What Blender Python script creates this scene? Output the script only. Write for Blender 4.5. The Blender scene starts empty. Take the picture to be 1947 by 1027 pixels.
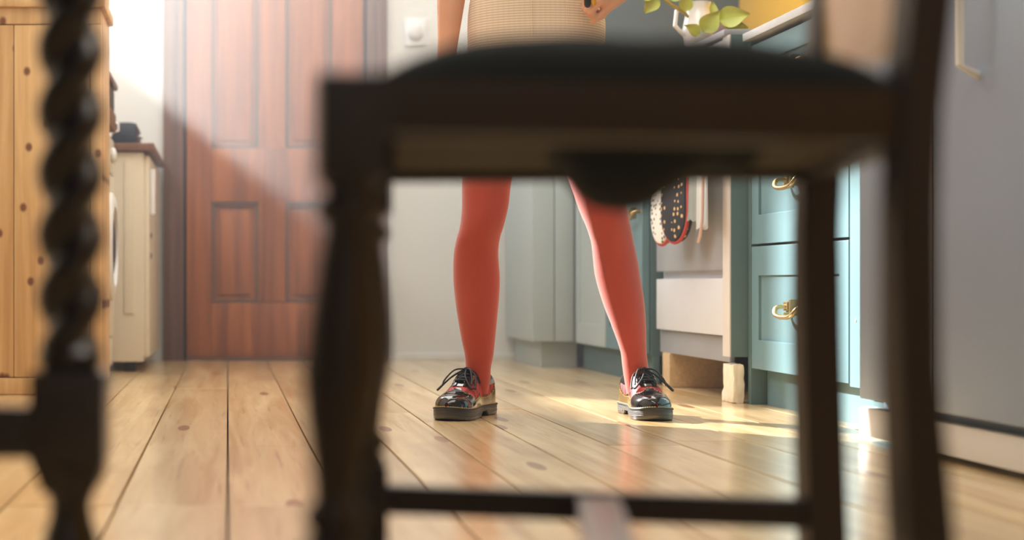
import bpy, bmesh, math, random
from mathutils import Vector, Matrix, noise
R = random.Random(7)
sc = bpy.context.scene
COL = sc.collection
# ------------------------------------------------------------------ camera
cam_d = bpy.data.cameras.new('camera'); cam = bpy.data.objects.new('camera', cam_d); COL.objects.link(cam)
cam.location = (0, 0, 0.30); cam.rotation_euler = (math.pi/2, 0, 0)
cam_d.sensor_width = 36; cam_d.lens = 3000/1947*36
cam_d.shift_x = (973.5-433)/1947; cam_d.shift_y = (541-513.5)/1947
cam_d.clip_start = 0.02
cam_d.dof.use_dof = True; cam_d.dof.focus_distance = 3.50; cam_d.dof.aperture_fstop = 2.7
sc.camera = cam
HAZE = .25
# ------------------------------------------------------------------ world (dim daylight, dusty air)
w = bpy.data.worlds.new('world'); sc.world = w; w.use_nodes = True
nt = w.node_tree
nt.nodes['Background'].inputs[0].default_value = (.75, .85, 1, 1)
nt.nodes['Background'].inputs[1].default_value = 0.5
vs = nt.nodes.new('ShaderNodeVolumeScatter')
vs.inputs['Color'].default_value = (.97, .98, 1, 1); vs.inputs['Density'].default_value = 0.034
vs.inputs['Anisotropy'].default_value = 0.5
# dust and steam hang thicker at the window end of the room
_g = nt.nodes.new('ShaderNodeNewGeometry'); _s = nt.nodes.new('ShaderNodeSeparateXYZ'); nt.links.new(_g.outputs['Position'], _s.inputs[0])
def _ramp(sock, a, b):
    m = nt.nodes.new('ShaderNodeMapRange'); m.interpolation_type = 'SMOOTHSTEP'; m.inputs['From Min'].default_value = a; m.inputs['From Max'].default_value = b
    nt.links.new(sock, m.inputs['Value']); return m.outputs[0]
def _mul(a, b):
    m = nt.nodes.new('ShaderNodeMath'); m.operation = 'MULTIPLY'; nt.links.new(a, m.inputs[0])
    if isinstance(b, float): m.inputs[1].default_value = b
    else: nt.links.new(b, m.inputs[1])
    return m.outputs[0]
_d = _mul(_mul(_ramp(_s.outputs[1], 4.1, 5.2), _ramp(_s.outputs[0], -.9, .1)), HAZE)
_a = nt.nodes.new('ShaderNodeMath'); _a.operation = 'ADD'; _a.inputs[1].default_value = .013; nt.links.new(_d, _a.inputs[0])
nt.links.new(_a.outputs[0], vs.inputs['Density'])
nt.links.new(vs.outputs[0], nt.nodes['World Output'].inputs['Volume'])
# ------------------------------------------------------------------ lights
def look(o, target):
    o.rotation_euler = (Vector(target)-o.location).to_track_quat('-Z', 'Y').to_euler()
def light(name, kind, loc, target, energy, color, **kw):
    d = bpy.data.lights.new(name, kind); d.energy = energy; d.color = color
    for k, v in kw.items(): setattr(d, k, v)
    o = bpy.data.objects.new(name, d); COL.objects.link(o); o.location = loc; look(o, target); return o
SUN_DIR = Vector((1, -1.05, -0.80))
WIN_C = Vector((-1.0, 5.58, 1.94))
light('sun_beam', 'SPOT', WIN_C - SUN_DIR*7, WIN_C, 80000, (1, .975, .94), spot_size=math.radians(22), spot_blend=.3, shadow_soft_size=.2)
light('window_sky', 'AREA', (-1.35, 5.60, 1.98), (.6, 4.6, .5), 70, (.88, .94, 1), shape='RECTANGLE', size=1.1, size_y=1.2)
light('overhead_fill', 'AREA', (.5, 4.5, 2.40), (.5, 4.5, 0), 96, (1, .97, .92), shape='RECTANGLE', size=2.0, size_y=2.6)  # unseen fill added overhead to brighten the kitchen end, no real fitting
light('near_overhead_fill', 'AREA', (.55, 1.5, 2.40), (.55, 1.7, 0), 46, (1, .95, .88), shape='RECTANGLE', size=1.8, size_y=2.0)  # second unseen downlight, added to lift the near floor
light('front_fill', 'AREA', (-.6, -1.6, 1.7), (.6, 5, .4), 7, (.92, .95, 1), shape='RECTANGLE', size=2.0, size_y=1.4)  # weak fill added from behind the camera, no window there
sc.view_settings.view_transform = 'Standard'; sc.view_settings.look = 'None'
sc.view_settings.exposure = 0.0; sc.view_settings.gamma = 1.0; sc.view_settings.use_curve_mapping = False
sc.cycles.use_denoising = True
sc.cycles.max_bounces = 7; sc.cycles.volume_bounces = 0; sc.cycles.caustics_reflective = False; sc.cycles.caustics_refractive = False
sc.cycles.sample_clamp_indirect = 4

# ------------------------------------------------------------------ materials
def srgb(r, g, b):
    f = lambda c: ((c/255)/12.92 if c/255 <= .04045 else ((c/255+.055)/1.055)**2.4)
    return (f(r), f(g), f(b), 1)
def mat(name, col, rough=.5, metal=0, coat=0, coat_rough=.1, spec=.5, noise_amt=0, noise_scale=8, bump=0, bump_scale=60, sheen=0, trans=0, sub=0):
    m = bpy.data.materials.new(name); m.use_nodes = True; n = m.node_tree.nodes; l = m.node_tree.links
    b = n['Principled BSDF']; b.inputs['Base Color'].default_value = col
    b.inputs['Roughness'].default_value = rough; b.inputs['Metallic'].default_value = metal
    b.inputs['Coat Weight'].default_value = coat; b.inputs['Coat Roughness'].default_value = coat_rough
    b.inputs['Specular IOR Level'].default_value = spec; b.inputs['Sheen Weight'].default_value = sheen
    b.inputs['Transmission Weight'].default_value = trans; b.inputs['Subsurface Weight'].default_value = sub
    if sub: b.inputs['Subsurface Scale'].default_value = .01
    tc = n.new('ShaderNodeTexCoord')
    if noise_amt:
        t = n.new('ShaderNodeTexNoise'); t.inputs['Scale'].default_value = noise_scale; t.inputs['Detail'].default_value = 4
        l.new(tc.outputs['Object'], t.inputs['Vector'])
        mx = n.new('ShaderNodeMix'); mx.data_type = 'RGBA'
        mx.inputs['A'].default_value = tuple(c*(1-noise_amt) for c in col[:3])+(1,)
        mx.inputs['B'].default_value = tuple(min(1, c*(1+noise_amt)) for c in col[:3])+(1,)
        l.new(t.outputs['Fac'], mx.inputs['Factor']); l.new(mx.outputs['Result'], b.inputs['Base Color'])
    if bump:
        t = n.new('ShaderNodeTexNoise'); t.inputs['Scale'].default_value = bump_scale; t.inputs['Detail'].default_value = 3
        l.new(tc.outputs['Object'], t.inputs['Vector'])
        bp = n.new('ShaderNodeBump'); bp.inputs['Strength'].default_value = bump; bp.inputs['Distance'].default_value = .002
        l.new(t.outputs['Fac'], bp.inputs['Height']); l.new(bp.outputs['Normal'], b.inputs['Normal'])
    return m
def wood(name, c1, c2, stretch=(12, .7, 12), rough=.4, coat=0, knots=0, knot_col=None, knot_map=(5, 1.6, 5), scale=1.6, vary=0, coat_rough=.15, stain=None, knot_xz=False):
    m = bpy.data.materials.new(name); m.use_nodes = True; n = m.node_tree.nodes; l = m.node_tree.links
    b = n['Principled BSDF']; b.inputs['Roughness'].default_value = rough
    b.inputs['Coat Weight'].default_value = coat; b.inputs['Coat Roughness'].default_value = coat_rough
    tc = n.new('ShaderNodeTexCoord'); geo = n.new('ShaderNodeObjectInfo')
    mp = n.new('ShaderNodeMapping'); mp.inputs['Scale'].default_value = stretch
    cmb = n.new('ShaderNodeVectorMath'); cmb.operation = 'MULTIPLY_ADD'
    l.new(geo.outputs['Random'], cmb.inputs[0]); cmb.inputs[1].default_value = (37, 53, 19)
    l.new(tc.outputs['Object'], cmb.inputs[2])
    l.new(cmb.outputs[0], mp.inputs['Vector'])
    t = n.new('ShaderNodeTexNoise'); t.inputs['Scale'].default_value = scale; t.inputs['Detail'].default_value = 8
    t.inputs['Roughness'].default_value = .6; t.inputs['Distortion'].default_value = .6
    l.new(mp.outputs[0], t.inputs['Vector'])
    cr = n.new('ShaderNodeValToRGB'); cr.color_ramp.elements[0].position = .32; cr.color_ramp.elements[1].position = .68
    cr.color_ramp.elements[0].color = c1; cr.color_ramp.elements[1].color = c2
    l.new(t.outputs['Fac'], cr.inputs[0]); out = cr.outputs[0]
    if knots:
        mp2 = n.new('ShaderNodeMapping'); mp2.inputs['Scale'].default_value = knot_map
        l.new(cmb.outputs[0], mp2.inputs['Vector'])
        v = n.new('ShaderNodeTexVoronoi'); v.inputs['Scale'].default_value = 1.0; v.voronoi_dimensions = '2D'
        if knot_xz:
            s2 = n.new('ShaderNodeSeparateXYZ'); c2 = n.new('ShaderNodeCombineXYZ'); l.new(mp2.outputs[0], s2.inputs[0])
            l.new(s2.outputs[0], c2.inputs[0]); l.new(s2.outputs[2], c2.inputs[1]); l.new(c2.outputs[0], v.inputs['Vector'])
        else: l.new(mp2.outputs[0], v.inputs['Vector'])
        r2 = n.new('ShaderNodeValToRGB'); r2.color_ramp.elements[0].position = .05; r2.color_ramp.elements[0].color = (1, 1, 1, 1)
        r2.color_ramp.elements[1].position = .05+knots; r2.color_ramp.elements[1].color = (0, 0, 0, 1)
        l.new(v.outputs['Distance'], r2.inputs[0])
        mx = n.new('ShaderNodeMix'); mx.data_type = 'RGBA'; l.new(r2.outputs[0], mx.inputs['Factor'])
        l.new(out, mx.inputs['A']); mx.inputs['B'].default_value = knot_col; out = mx.outputs['Result']
    if stain:   # worn patches and fine scratches along the grain
        for sc_v, sc_n, lo, hi, k in (((3, .9, 3), 1.5, .56, .72, .5), ((90, 3, 90), 1, .60, .70, .45), ((.4, 40, .4), 1, .66, .72, .25)):
            m3 = n.new('ShaderNodeMapping'); m3.inputs['Scale'].default_value = sc_v; l.new(cmb.outputs[0], m3.inputs['Vector'])
            t3 = n.new('ShaderNodeTexNoise'); t3.inputs['Scale'].default_value = sc_n; t3.inputs['Detail'].default_value = 6; l.new(m3.outputs[0], t3.inputs['Vector'])
            m4 = n.new('ShaderNodeMapRange'); m4.inputs['From Min'].default_value = lo; m4.inputs['From Max'].default_value = hi; m4.inputs['To Max'].default_value = k
            l.new(t3.outputs['Fac'], m4.inputs['Value'])
            m5 = n.new('ShaderNodeMix'); m5.data_type = 'RGBA'; l.new(m4.outputs[0], m5.inputs['Factor']); l.new(out, m5.inputs['A']); m5.inputs['B'].default_value = stain; out = m5.outputs['Result']
    if vary:
        h = n.new('ShaderNodeHueSaturation'); mr = n.new('ShaderNodeMapRange')
        mr.inputs['To Min'].default_value = 1-vary; mr.inputs['To Max'].default_value = 1+vary
        l.new(geo.outputs['Random'], mr.inputs['Value']); l.new(mr.outputs[0], h.inputs['Value'])
        l.new(out, h.inputs['Color']); out = h.outputs[0]
    l.new(out, b.inputs['Base Color'])
    bp = n.new('ShaderNodeBump'); bp.inputs['Strength'].default_value = .12; bp.inputs['Distance'].default_value = .001
    l.new(t.outputs['Fac'], bp.inputs['Height']); l.new(bp.outputs['Normal'], b.inputs['Normal'])
    return m
M = dict(
    floor=wood('varnished_floor', srgb(192, 154, 98), srgb(232, 206, 158), (14, .8, 14), .32, 1.0, .008, srgb(150, 104, 62), (4.3, .9, 5), vary=.12, stain=srgb(140, 96, 56), coat_rough=.2),
    subfloor=mat('dark_gap', srgb(50, 32, 20), .9),
    pine=wood('knotty_pine', srgb(186, 144, 92), srgb(220, 184, 132), (16, 16, .9), .5, .2, .06, srgb(120, 70, 38), (9, 1, 7), vary=.06, knot_xz=True),
    door=wood('door_wood', srgb(128, 60, 14), srgb(184, 102, 28), (14, 14, .7), .45, .4, vary=.04, coat_rough=.3),
    frame=wood('door_frame_wood', srgb(96, 62, 48), srgb(124, 84, 64), (14, 14, .8), .5, .3),
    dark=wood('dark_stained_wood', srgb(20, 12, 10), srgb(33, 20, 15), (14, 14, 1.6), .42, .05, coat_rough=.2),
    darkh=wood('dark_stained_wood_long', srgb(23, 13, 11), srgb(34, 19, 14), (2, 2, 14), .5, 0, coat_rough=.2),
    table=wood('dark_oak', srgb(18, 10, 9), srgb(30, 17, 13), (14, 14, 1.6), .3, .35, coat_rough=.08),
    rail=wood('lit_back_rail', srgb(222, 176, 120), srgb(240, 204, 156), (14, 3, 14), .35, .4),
    wall=mat('white_plaster', srgb(222, 222, 218), .9, noise_amt=.02, noise_scale=2, bump=.1, bump_scale=40),
    ceil=mat('white_ceiling', srgb(235, 235, 232), .9, noise_amt=.02),
    yellow=mat('yellow_wall_paint', srgb(244, 186, 44), .6, noise_amt=.12, noise_scale=7),
    tealwall=mat('dark_teal_panel', srgb(76, 92, 92), .4, noise_amt=.15, noise_scale=3),
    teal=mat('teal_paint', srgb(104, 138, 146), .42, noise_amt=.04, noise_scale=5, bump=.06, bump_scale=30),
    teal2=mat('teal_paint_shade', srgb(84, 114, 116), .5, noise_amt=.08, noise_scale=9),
    palecab=mat('pale_grey_cabinet', srgb(176, 188, 186), .45, noise_amt=.03),
    worktop=mat('pale_stone_worktop', srgb(196, 198, 200), .35, noise_amt=.1, noise_scale=40),
    steel=mat('brushed_steel', srgb(222, 226, 232), .4, .15, noise_amt=.06, noise_scale=9),
    steel2=mat('stainless_trim', srgb(215, 218, 220), .22, 1),
    oven=mat('grey_oven_door', srgb(168, 172, 178), .3, .1, noise_amt=.1, noise_scale=6),
    black=mat('black_plastic', srgb(24, 24, 26), .4),
    fridge=mat('grey_fridge_metal', srgb(140, 156, 176), .28, .1, noise_amt=.06, noise_scale=3),
    kick=mat('light_grey_plastic', srgb(214, 212, 208), .5),
    brass=mat('aged_brass', srgb(206, 182, 132), .3, 1, noise_amt=.15, noise_scale=60),
    gold=mat('gold', srgb(222, 176, 92), .18, 1),
    white=mat('white_enamel', srgb(218, 208, 188), .35, noise_amt=.02),
    brick=mat('speckled_brick', srgb(206, 178, 138), .85, noise_amt=.3, noise_scale=120, bump=.4, bump_scale=160),
    plaster=mat('crumbly_plaster', srgb(240, 230, 208), .9, noise_amt=.15, noise_scale=40, bump=.8, bump_scale=90),
    green=mat('dark_green_velvet', srgb(3, 12, 11), .9, spec=.2, noise_amt=.15, noise_scale=30, bump=.2, bump_scale=400),
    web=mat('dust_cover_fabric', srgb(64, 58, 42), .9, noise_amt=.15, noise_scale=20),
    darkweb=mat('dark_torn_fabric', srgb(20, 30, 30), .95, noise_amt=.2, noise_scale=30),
    skin=mat('skin', srgb(214, 156, 122), .5, noise_amt=.05, noise_scale=20, sub=.15),
    hair=mat('brown_hair', srgb(70, 44, 28), .5),
    top=mat('cream_knit', srgb(220, 210, 190), .85, bump=.3, bump_scale=200),
    tights=mat('coral_red_tights', srgb(170, 54, 30), .72, sheen=.25, noise_amt=.04, noise_scale=30, bump=.15, bump_scale=500),
    patent=mat('black_patent_leather', srgb(14, 18, 20), .14, coat=1, coat_rough=.04, noise_amt=.2, noise_scale=30),
    sole=mat('smoky_rubber_sole', srgb(66, 62, 56), .3, noise_amt=.15, noise_scale=30, coat=.3),
    welt=mat('dark_welt', srgb(36, 34, 30), .5),
    stitch=mat('yellow_welt_thread', srgb(206, 176, 96), .6),
    olive=mat('olive_gold_leather', srgb(104, 84, 48), .22, coat=.7, noise_amt=.2, noise_scale=50),
    lace=mat('black_lace', srgb(16, 18, 20), .6),
    navy=mat('navy_enamel', srgb(34, 46, 66), .4), darkgreen=mat('dark_green_tin', srgb(40, 52, 46), .4, noise_amt=.1),
    brown=mat('brown_cardboard', srgb(120, 84, 58), .8, noise_amt=.1),
    leaf=mat('yellow_green_leaf', srgb(158, 168, 62), .45, noise_amt=.25, noise_scale=25, sub=.1),
    stem=mat('green_stem', srgb(170, 150, 58), .5),
    ceramic=mat('white_ceramic', srgb(232, 232, 236), .12, coat=.8),
    lilac=mat('lilac_grey_ceramic', srgb(150, 132, 142), .3), soil=mat('dark_soil', srgb(40, 30, 22), .95),
    redtrim=mat('red_binding', srgb(178, 62, 58), .8), towel=mat('grey_green_linen', srgb(140, 148, 142), .9, noise_amt=.06, noise_scale=30, bump=.2, bump_scale=300),
    palecloth=mat('pale_linen', srgb(190, 196, 196), .9, bump=.2, bump_scale=300),
    pinkcord=mat('pale_pink_piping', srgb(206, 176, 166), .8),
    tool_black=mat('black_rubber_grip', srgb(20, 20, 24), .35), tool_yellow=mat('amber_yellow_grip', srgb(214, 150, 30), .35),
    eye=mat('eye_white', srgb(235, 230, 225), .2), iris=mat('brown_iris', srgb(60, 40, 25), .2), lip=mat('lip', srgb(176, 92, 82), .4),
    glass=mat('window_glass', (1, 1, 1, 1), .02, trans=1, spec=.3),
)
def check_mat(name, base, line_c, sx, sz, thin=.18):
    """woven check: thin horizontal and vertical lines, object space"""
    m = bpy.data.materials.new(name); m.use_nodes = True; n = m.node_tree.nodes; l = m.node_tree.links; b = n['Principled BSDF']
    b.inputs['Roughness'].default_value = .85; b.inputs['Sheen Weight'].default_value = .2
    tc = n.new('ShaderNodeTexCoord'); sp = n.new('ShaderNodeSeparateXYZ'); l.new(tc.outputs['Object'], sp.inputs[0])
    outs = []
    for ax, s, st in ((0, sx, .12), (2, sz, .7)):
        mu = n.new('ShaderNodeMath'); mu.operation = 'MULTIPLY'; mu.inputs[1].default_value = s; l.new(sp.outputs[ax], mu.inputs[0])
        fr = n.new('ShaderNodeMath'); fr.operation = 'FRACT'; l.new(mu.outputs[0], fr.inputs[0])
        lt = n.new('ShaderNodeMath'); lt.operation = 'LESS_THAN'; lt.inputs[1].default_value = thin*2; l.new(fr.outputs[0], lt.inputs[0])
        k = n.new('ShaderNodeMath'); k.operation = 'MULTIPLY'; k.inputs[1].default_value = st; l.new(lt.outputs[0], k.inputs[0]); outs.append(k)
    mx0 = n.new('ShaderNodeMath'); mx0.operation = 'MAXIMUM'; l.new(outs[0].outputs[0], mx0.inputs[0]); l.new(outs[1].outputs[0], mx0.inputs[1])
    mx = n.new('ShaderNodeMix'); mx.data_type = 'RGBA'; mx.inputs['A'].default_value = base; mx.inputs['B'].default_value = line_c
    l.new(mx0.outputs[0], mx.inputs['Factor']); l.new(mx.outputs['Result'], b.inputs['Base Color']); return m
def band_mat(name, base, stripe, scale, width, rough=.7, axes=(0, 1)):
    """tartan: dark bands across the upper, object space"""
    m = bpy.data.materials.new(name); m.use_nodes = True; n = m.node_tree.nodes; l = m.node_tree.links; b = n['Principled BSDF']
    b.inputs['Roughness'].default_value = rough
    tc = n.new('ShaderNodeTexCoord'); sp = n.new('ShaderNodeSeparateXYZ'); l.new(tc.outputs['Object'], sp.inputs[0])
    acc = None
    for ax in axes:
        mu = n.new('ShaderNodeMath'); mu.operation = 'MULTIPLY'; mu.inputs[1].default_value = scale; l.new(sp.outputs[ax], mu.inputs[0])
        fr = n.new('ShaderNodeMath'); fr.operation = 'FRACT'; l.new(mu.outputs[0], fr.inputs[0])
        lt = n.new('ShaderNodeMath'); lt.operation = 'LESS_THAN'; lt.inputs[1].default_value = width; l.new(fr.outputs[0], lt.inputs[0])
        k = n.new('ShaderNodeMath'); k.operation = 'MULTIPLY'; k.inputs[1].default_value = .5; l.new(lt.outputs[0], k.inputs[0])
        if acc is None: acc = k
        else:
            a = n.new('ShaderNodeMath'); a.operation = 'ADD'; l.new(acc.outputs[0], a.inputs[0]); l.new(k.outputs[0], a.inputs[1]); acc = a
    mx = n.new('ShaderNodeMix'); mx.data_type = 'RGBA'; mx.inputs['A'].default_value = base; mx.inputs['B'].default_value = stripe
    l.new(acc.outputs[0], mx.inputs['Factor']); l.new(mx.outputs['Result'], b.inputs['Base Color']); return m
def dot_mat(name, base, dot, scale, size):
    m = bpy.data.materials.new(name); m.use_nodes = True; n = m.node_tree.nodes; l = m.node_tree.links; b = n['Principled BSDF']
    b.inputs['Roughness'].default_value = .85
    tc = n.new('ShaderNodeTexCoord'); v = n.new('ShaderNodeTexVoronoi'); v.inputs['Scale'].default_value = scale; v.inputs['Randomness'].default_value = .5
    l.new(tc.outputs['Object'], v.inputs['Vector'])
    lt = n.new('ShaderNodeMath'); lt.operation = 'LESS_THAN'; lt.inputs[1].default_value = size; l.new(v.outputs['Distance'], lt.inputs[0])
    mx = n.new('ShaderNodeMix'); mx.data_type = 'RGBA'; mx.inputs['A'].default_value = base; mx.inputs['B'].default_value = dot
    l.new(lt.outputs[0], mx.inputs['Factor']); l.new(mx.outputs['Result'], b.inputs['Base Color']); return m
M['polish'] = mat('sheen_toned_polished_wood', srgb(96, 70, 58),   .3, coat=1, coat_rough=.3, noise_amt=.15)  # reflected window light is put into the paler colour of this polished wood
M['skirt'] = check_mat('tan_checked_wool', srgb(232, 212, 188), srgb(192, 158, 128), 90, 170)
M['tartan'] = band_mat('red_tartan', srgb(176, 40, 38), srgb(30, 14, 16), 42, .34, .6)
M['dotw'] = dot_mat('white_dotted_cotton', srgb(226, 226, 220), srgb(50, 48, 52), 75, .34)
M['dotb'] = dot_mat('black_dotted_cotton', srgb(34, 34, 38), srgb(206, 170, 120), 52, .26)

# ------------------------------------------------------------------ mesh helpers
class MB:
    def __init__(s): s.bm = bmesh.new()
    def box(s, a, b, bev=0, rot=None, piv=None):
        a = Vector(a); b = Vector(b); c = (a+b)/2; d = b-a
        t = bmesh.new(); bmesh.ops.create_cube(t, size=1)
        bmesh.ops.scale(t, vec=(abs(d.x), abs(d.y), abs(d.z)), verts=t.verts)
        if bev: bmesh.ops.bevel(t, geom=t.edges[:], offset=bev, segments=2, affect='EDGES', profile=.7)
        bmesh.ops.translate(t, vec=c, verts=t.verts)
        if rot is not None: bmesh.ops.rotate(t, cent=piv or c, matrix=rot, verts=t.verts)
        s.add(t); return s
    def add(s, t):
        me = bpy.data.meshes.new('t'); t.to_mesh(me); t.free(); s.bm.from_mesh(me); bpy.data.meshes.remove(me)
    def rings(s, rs, cap=True, closed=True):
        prev = None; bm = s.bm; first = None
        for r in rs:
            vs = [bm.verts.new(p) for p in r]
            if prev:
                k = len(vs)
                for i in range(k if closed else k-1):
                    bm.faces.new((prev[i], prev[(i+1) % k], vs[(i+1) % k], vs[i]))
            else: first = vs
            prev = vs
        if cap: bm.faces.new(first[::-1]); bm.faces.new(prev)
        return s
    def tube(s, pts, rad, n=12, flat=1.0, ends=True, sub=0):
        pts = [Vector(p) for p in pts]
        if not hasattr(rad, '__len__'): rad = [rad]*len(pts)
        if sub:
            q = []; rr = []
            if not hasattr(rad, '__len__'): rad = [rad]*len(pts)
            for i in range((len(pts)-1)*sub+1):
                u = i/sub; q.append(Vector([smooth_interp([(k, p[c]) for k, p in enumerate(pts)], u) for c in range(3)])); rr.append(rad[min(int(u), len(rad)-1)])
            pts, rad = q, rr
        if ends:
            d0 = (pts[0]-pts[1]).normalized(); d1 = (pts[-1]-pts[-2]).normalized(); r0, r1 = rad[0], rad[-1]
            pts = [pts[0]+d0*r0*.95, pts[0]+d0*r0*.7]+pts+[pts[-1]+d1*r1*.7, pts[-1]+d1*r1*.95]
            rad = [r0*.25, r0*.72]+list(rad)+[r1*.72, r1*.25]
        rs = []; up = None
        for i, p in enumerate(pts):
            t = (pts[min(i+1, len(pts)-1)]-pts[max(i-1, 0)]).normalized()
            if up is None:
                up = Vector((0, 0, 1)) if abs(t.z) < .9 else Vector((0, 1, 0))
            x = t.cross(up).normalized(); y = x.cross(t).normalized(); up = y
            rs.append([p+x*rad[i]*math.cos(a)+y*rad[i]*flat*math.sin(a) for a in [2*math.pi*k/n for k in range(n)]])
        return s.rings(rs)
    def ell(s, c, rx, ry, rz, n=20, rot=None):
        t = bmesh.new(); bmesh.ops.create_uvsphere(t, u_segments=n, v_segments=n//2+2, radius=1)
        bmesh.ops.scale(t, vec=(rx, ry, rz), verts=t.verts)
        if rot is not None: bmesh.ops.rotate(t, cent=(0, 0, 0), matrix=rot, verts=t.verts)
        bmesh.ops.translate(t, vec=c, verts=t.verts); s.add(t); return s
    def lathe(s, prof, loc=(0, 0), lean=(0, 0), z0=0, n=28):
        rs = []
        for z, r in prof:
            cx = loc[0]+lean[0]*(z-z0); cy = loc[1]+lean[1]*(z-z0)
            rs.append([(cx+r*math.cos(2*math.pi*k/n), cy+r*math.sin(2*math.pi*k/n), z) for k in range(n)])
        return s.rings(rs)
    def build(s, name, m, parent=None, smooth=True, angle=40):
        bmesh.ops.recalc_face_normals(s.bm, faces=s.bm.faces[:])
        me = bpy.data.meshes.new(name); s.bm.to_mesh(me); s.bm.free()
        me.materials.append(m)
        if smooth:
            me.shade_smooth()
            try: me.set_sharp_from_angle(angle=math.radians(angle))
            except Exception: pass
        return link(name, me, parent)
def link(name, me, parent=None):
    o = bpy.data.objects.new(name, me); COL.objects.link(o)
    if parent is not None:
        o.parent = parent
        o.matrix_parent_inverse = world(parent).inverted()
    return o
def world(o):
    m = o.matrix_basis.copy()
    if o.parent is not None: m = world(o.parent) @ o.matrix_parent_inverse @ m
    return m
def tag(o, label, cat, group=None):
    o['label'] = label; o['category'] = cat
    if group: o['group'] = group
    return o
def thing(name, loc, label, cat, group=None):
    o = bpy.data.objects.new(name, None); COL.objects.link(o); o.location = loc; o.empty_display_size = .05
    return tag(o, label, cat, group)
def struct(o, label=None):
    o['kind'] = 'structure'
    if label: o['label'] = label
    return o
def ev_apply(o):
    """bake modifiers into the mesh"""
    bpy.context.view_layer.update(); dg = bpy.context.evaluated_depsgraph_get()
    me = bpy.data.meshes.new_from_object(o.evaluated_get(dg)); old = o.data
    o.modifiers.clear(); o.data = me; bpy.data.meshes.remove(old); return o
def P(px, py, d):  # reference: pixel -> metres at distance d (camera 0.30 m high)
    return Vector(((px-433)*d/3000, d, .3-(py-541)*d/3000))
def interp(tab, t):
    if t <= tab[0][0]: return tab[0][1]
    for (a, x), (b, y) in zip(tab, tab[1:]):
        if t <= b:
            k = (t-a)/(b-a); k = k*k*(3-2*k) if False else k; return x+(y-x)*k
    return tab[-1][1]
def smooth_interp(tab, t):
    """Catmull-Rom through (t, v) pairs"""
    n = len(tab)
    if t <= tab[0][0]: return tab[0][1]
    if t >= tab[-1][0]: return tab[-1][1]
    for i in range(n-1):
        if tab[i][0] <= t <= tab[i+1][0]:
            t0, v0 = tab[max(i-1, 0)]; t1, v1 = tab[i]; t2, v2 = tab[i+1]; t3, v3 = tab[min(i+2, n-1)]
            k = (t-t1)/(t2-t1); h = t2-t1
            m1 = (v2-v0)/((t2-t0) or 1)*h; m2 = (v3-v1)/((t3-t1) or 1)*h
            return (2*k**3-3*k*k+1)*v1+(k**3-2*k*k+k)*m1+(-2*k**3+3*k*k)*v2+(k**3-k*k)*m2

# ================================================================== ROOM
XL, XR, YB, ZC = -1.0, 2.02, 6.25, 2.45
YF = -2.2
fl = struct(MB().box((XL-.15, YF, -.12), (XR+.15, YB+.15, -.022)).build('floor', M['subfloor'], smooth=False), 'varnished honey coloured floorboards running away from the camera')
joints = [-.93, -.78, -.62, -.455, -.302, -.151, 0.0, .152, .295, .427, .57, .71, .85, 1.0, 1.15, 1.30, 1.44, 1.58, 1.73, 1.88, 2.02]
joints = [-1.0]+joints
bi = 0
for i in range(len(joints)-1):
    x0, x1 = joints[i]+.0017, joints[i+1]-.0017
    if x1-x0 < .05: x1 = joints[i+1]-.0011
    if x0 < .16: cuts = [YF, -.2, 2.14, 4.55+.1*(i % 2) if i % 3 == 0 else 5.2, YB]
    else:
        c = R.uniform(.3, 1.6); cuts = [YF, c, c+R.uniform(2.2, 2.9), YB]
    for a, b in zip(cuts, cuts[1:]):
        dz = R.uniform(-.0006, .0006)
        bm = MB().box((x0-(x0+x1)/2, -(b-a)/2+.0012, -.022), (x1-(x0+x1)/2, (b-a)/2-.0012, 0), .0012)
        o = bm.build('floor_board', M['floor'], None, smooth=False)
        o.location = ((x0+x1)/2, (a+b)/2, dz); o.parent = fl
# back wall with the doorway
DX0, DX1, DZ1 = -.255, .63, 2.12
wb = MB()
wb.box((XL-.15, YB, -.03), (DX0, YB+.15, ZC)); wb.box((DX1, YB, -.03), (XR+.15, YB+.15, ZC)); wb.box((DX0, YB, DZ1), (DX1, YB+.15, ZC))
struct(wb.build('wall_back', M['wall'], smooth=False), 'white plaster back wall around the wooden door')
WY0, WY1, WZ0, WZ1 = 4.98, 6.18, 1.50, 2.38
wl = MB(); wl.box((XL-.15, YF, -.03), (XL, WY0, ZC)); wl.box((XL-.15, WY1, -.03), (XL, YB, ZC))
wl.box((XL-.15, WY0, -.03), (XL, WY1, WZ0)); wl.box((XL-.15, WY0, WZ1), (XL, WY1, ZC))
struct(wl.build('wall_left', M['wall'], smooth=False), 'white left wall with the window opening')
win = MB()
for a, b in (((-1.10, WY0, WZ0), (-1.05, WY1, WZ0+.045)), ((-1.10, WY0, WZ1-.045), (-1.05, WY1, WZ1)), ((-1.10, WY0, WZ0), (-1.05, WY0+.045, WZ1)), ((-1.10, WY1-.045, WZ0), (-1.05, WY1, WZ1))):
    win.box(a, b, .004)
wo = struct(win.build('window_1', M['white']), 'white framed window in the left wall')
MB().box((XL-.06, WY0-.05, WZ0-.03), (XL+.06, WY1+.05, WZ0), .006).build('window_sill', M['white'], wo)
wr = MB().box((XR, YF, -.03), (XR+.15, YB+.15, ZC)); struct(wr.build('wall_right', M['yellow'], smooth=False), 'yellow painted right wall behind the worktop')
struct(MB().box((XL-.15, YF, ZC), (XR+.15, YB+.15, ZC+.1)).build('ceiling', M['ceil'], smooth=False), 'white ceiling')
struct(MB().box((XL-.15, YF-.15, -.03), (XR+.15, YF, ZC)).build('wall_front', M['wall'], smooth=False), 'white wall behind the camera')
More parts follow.
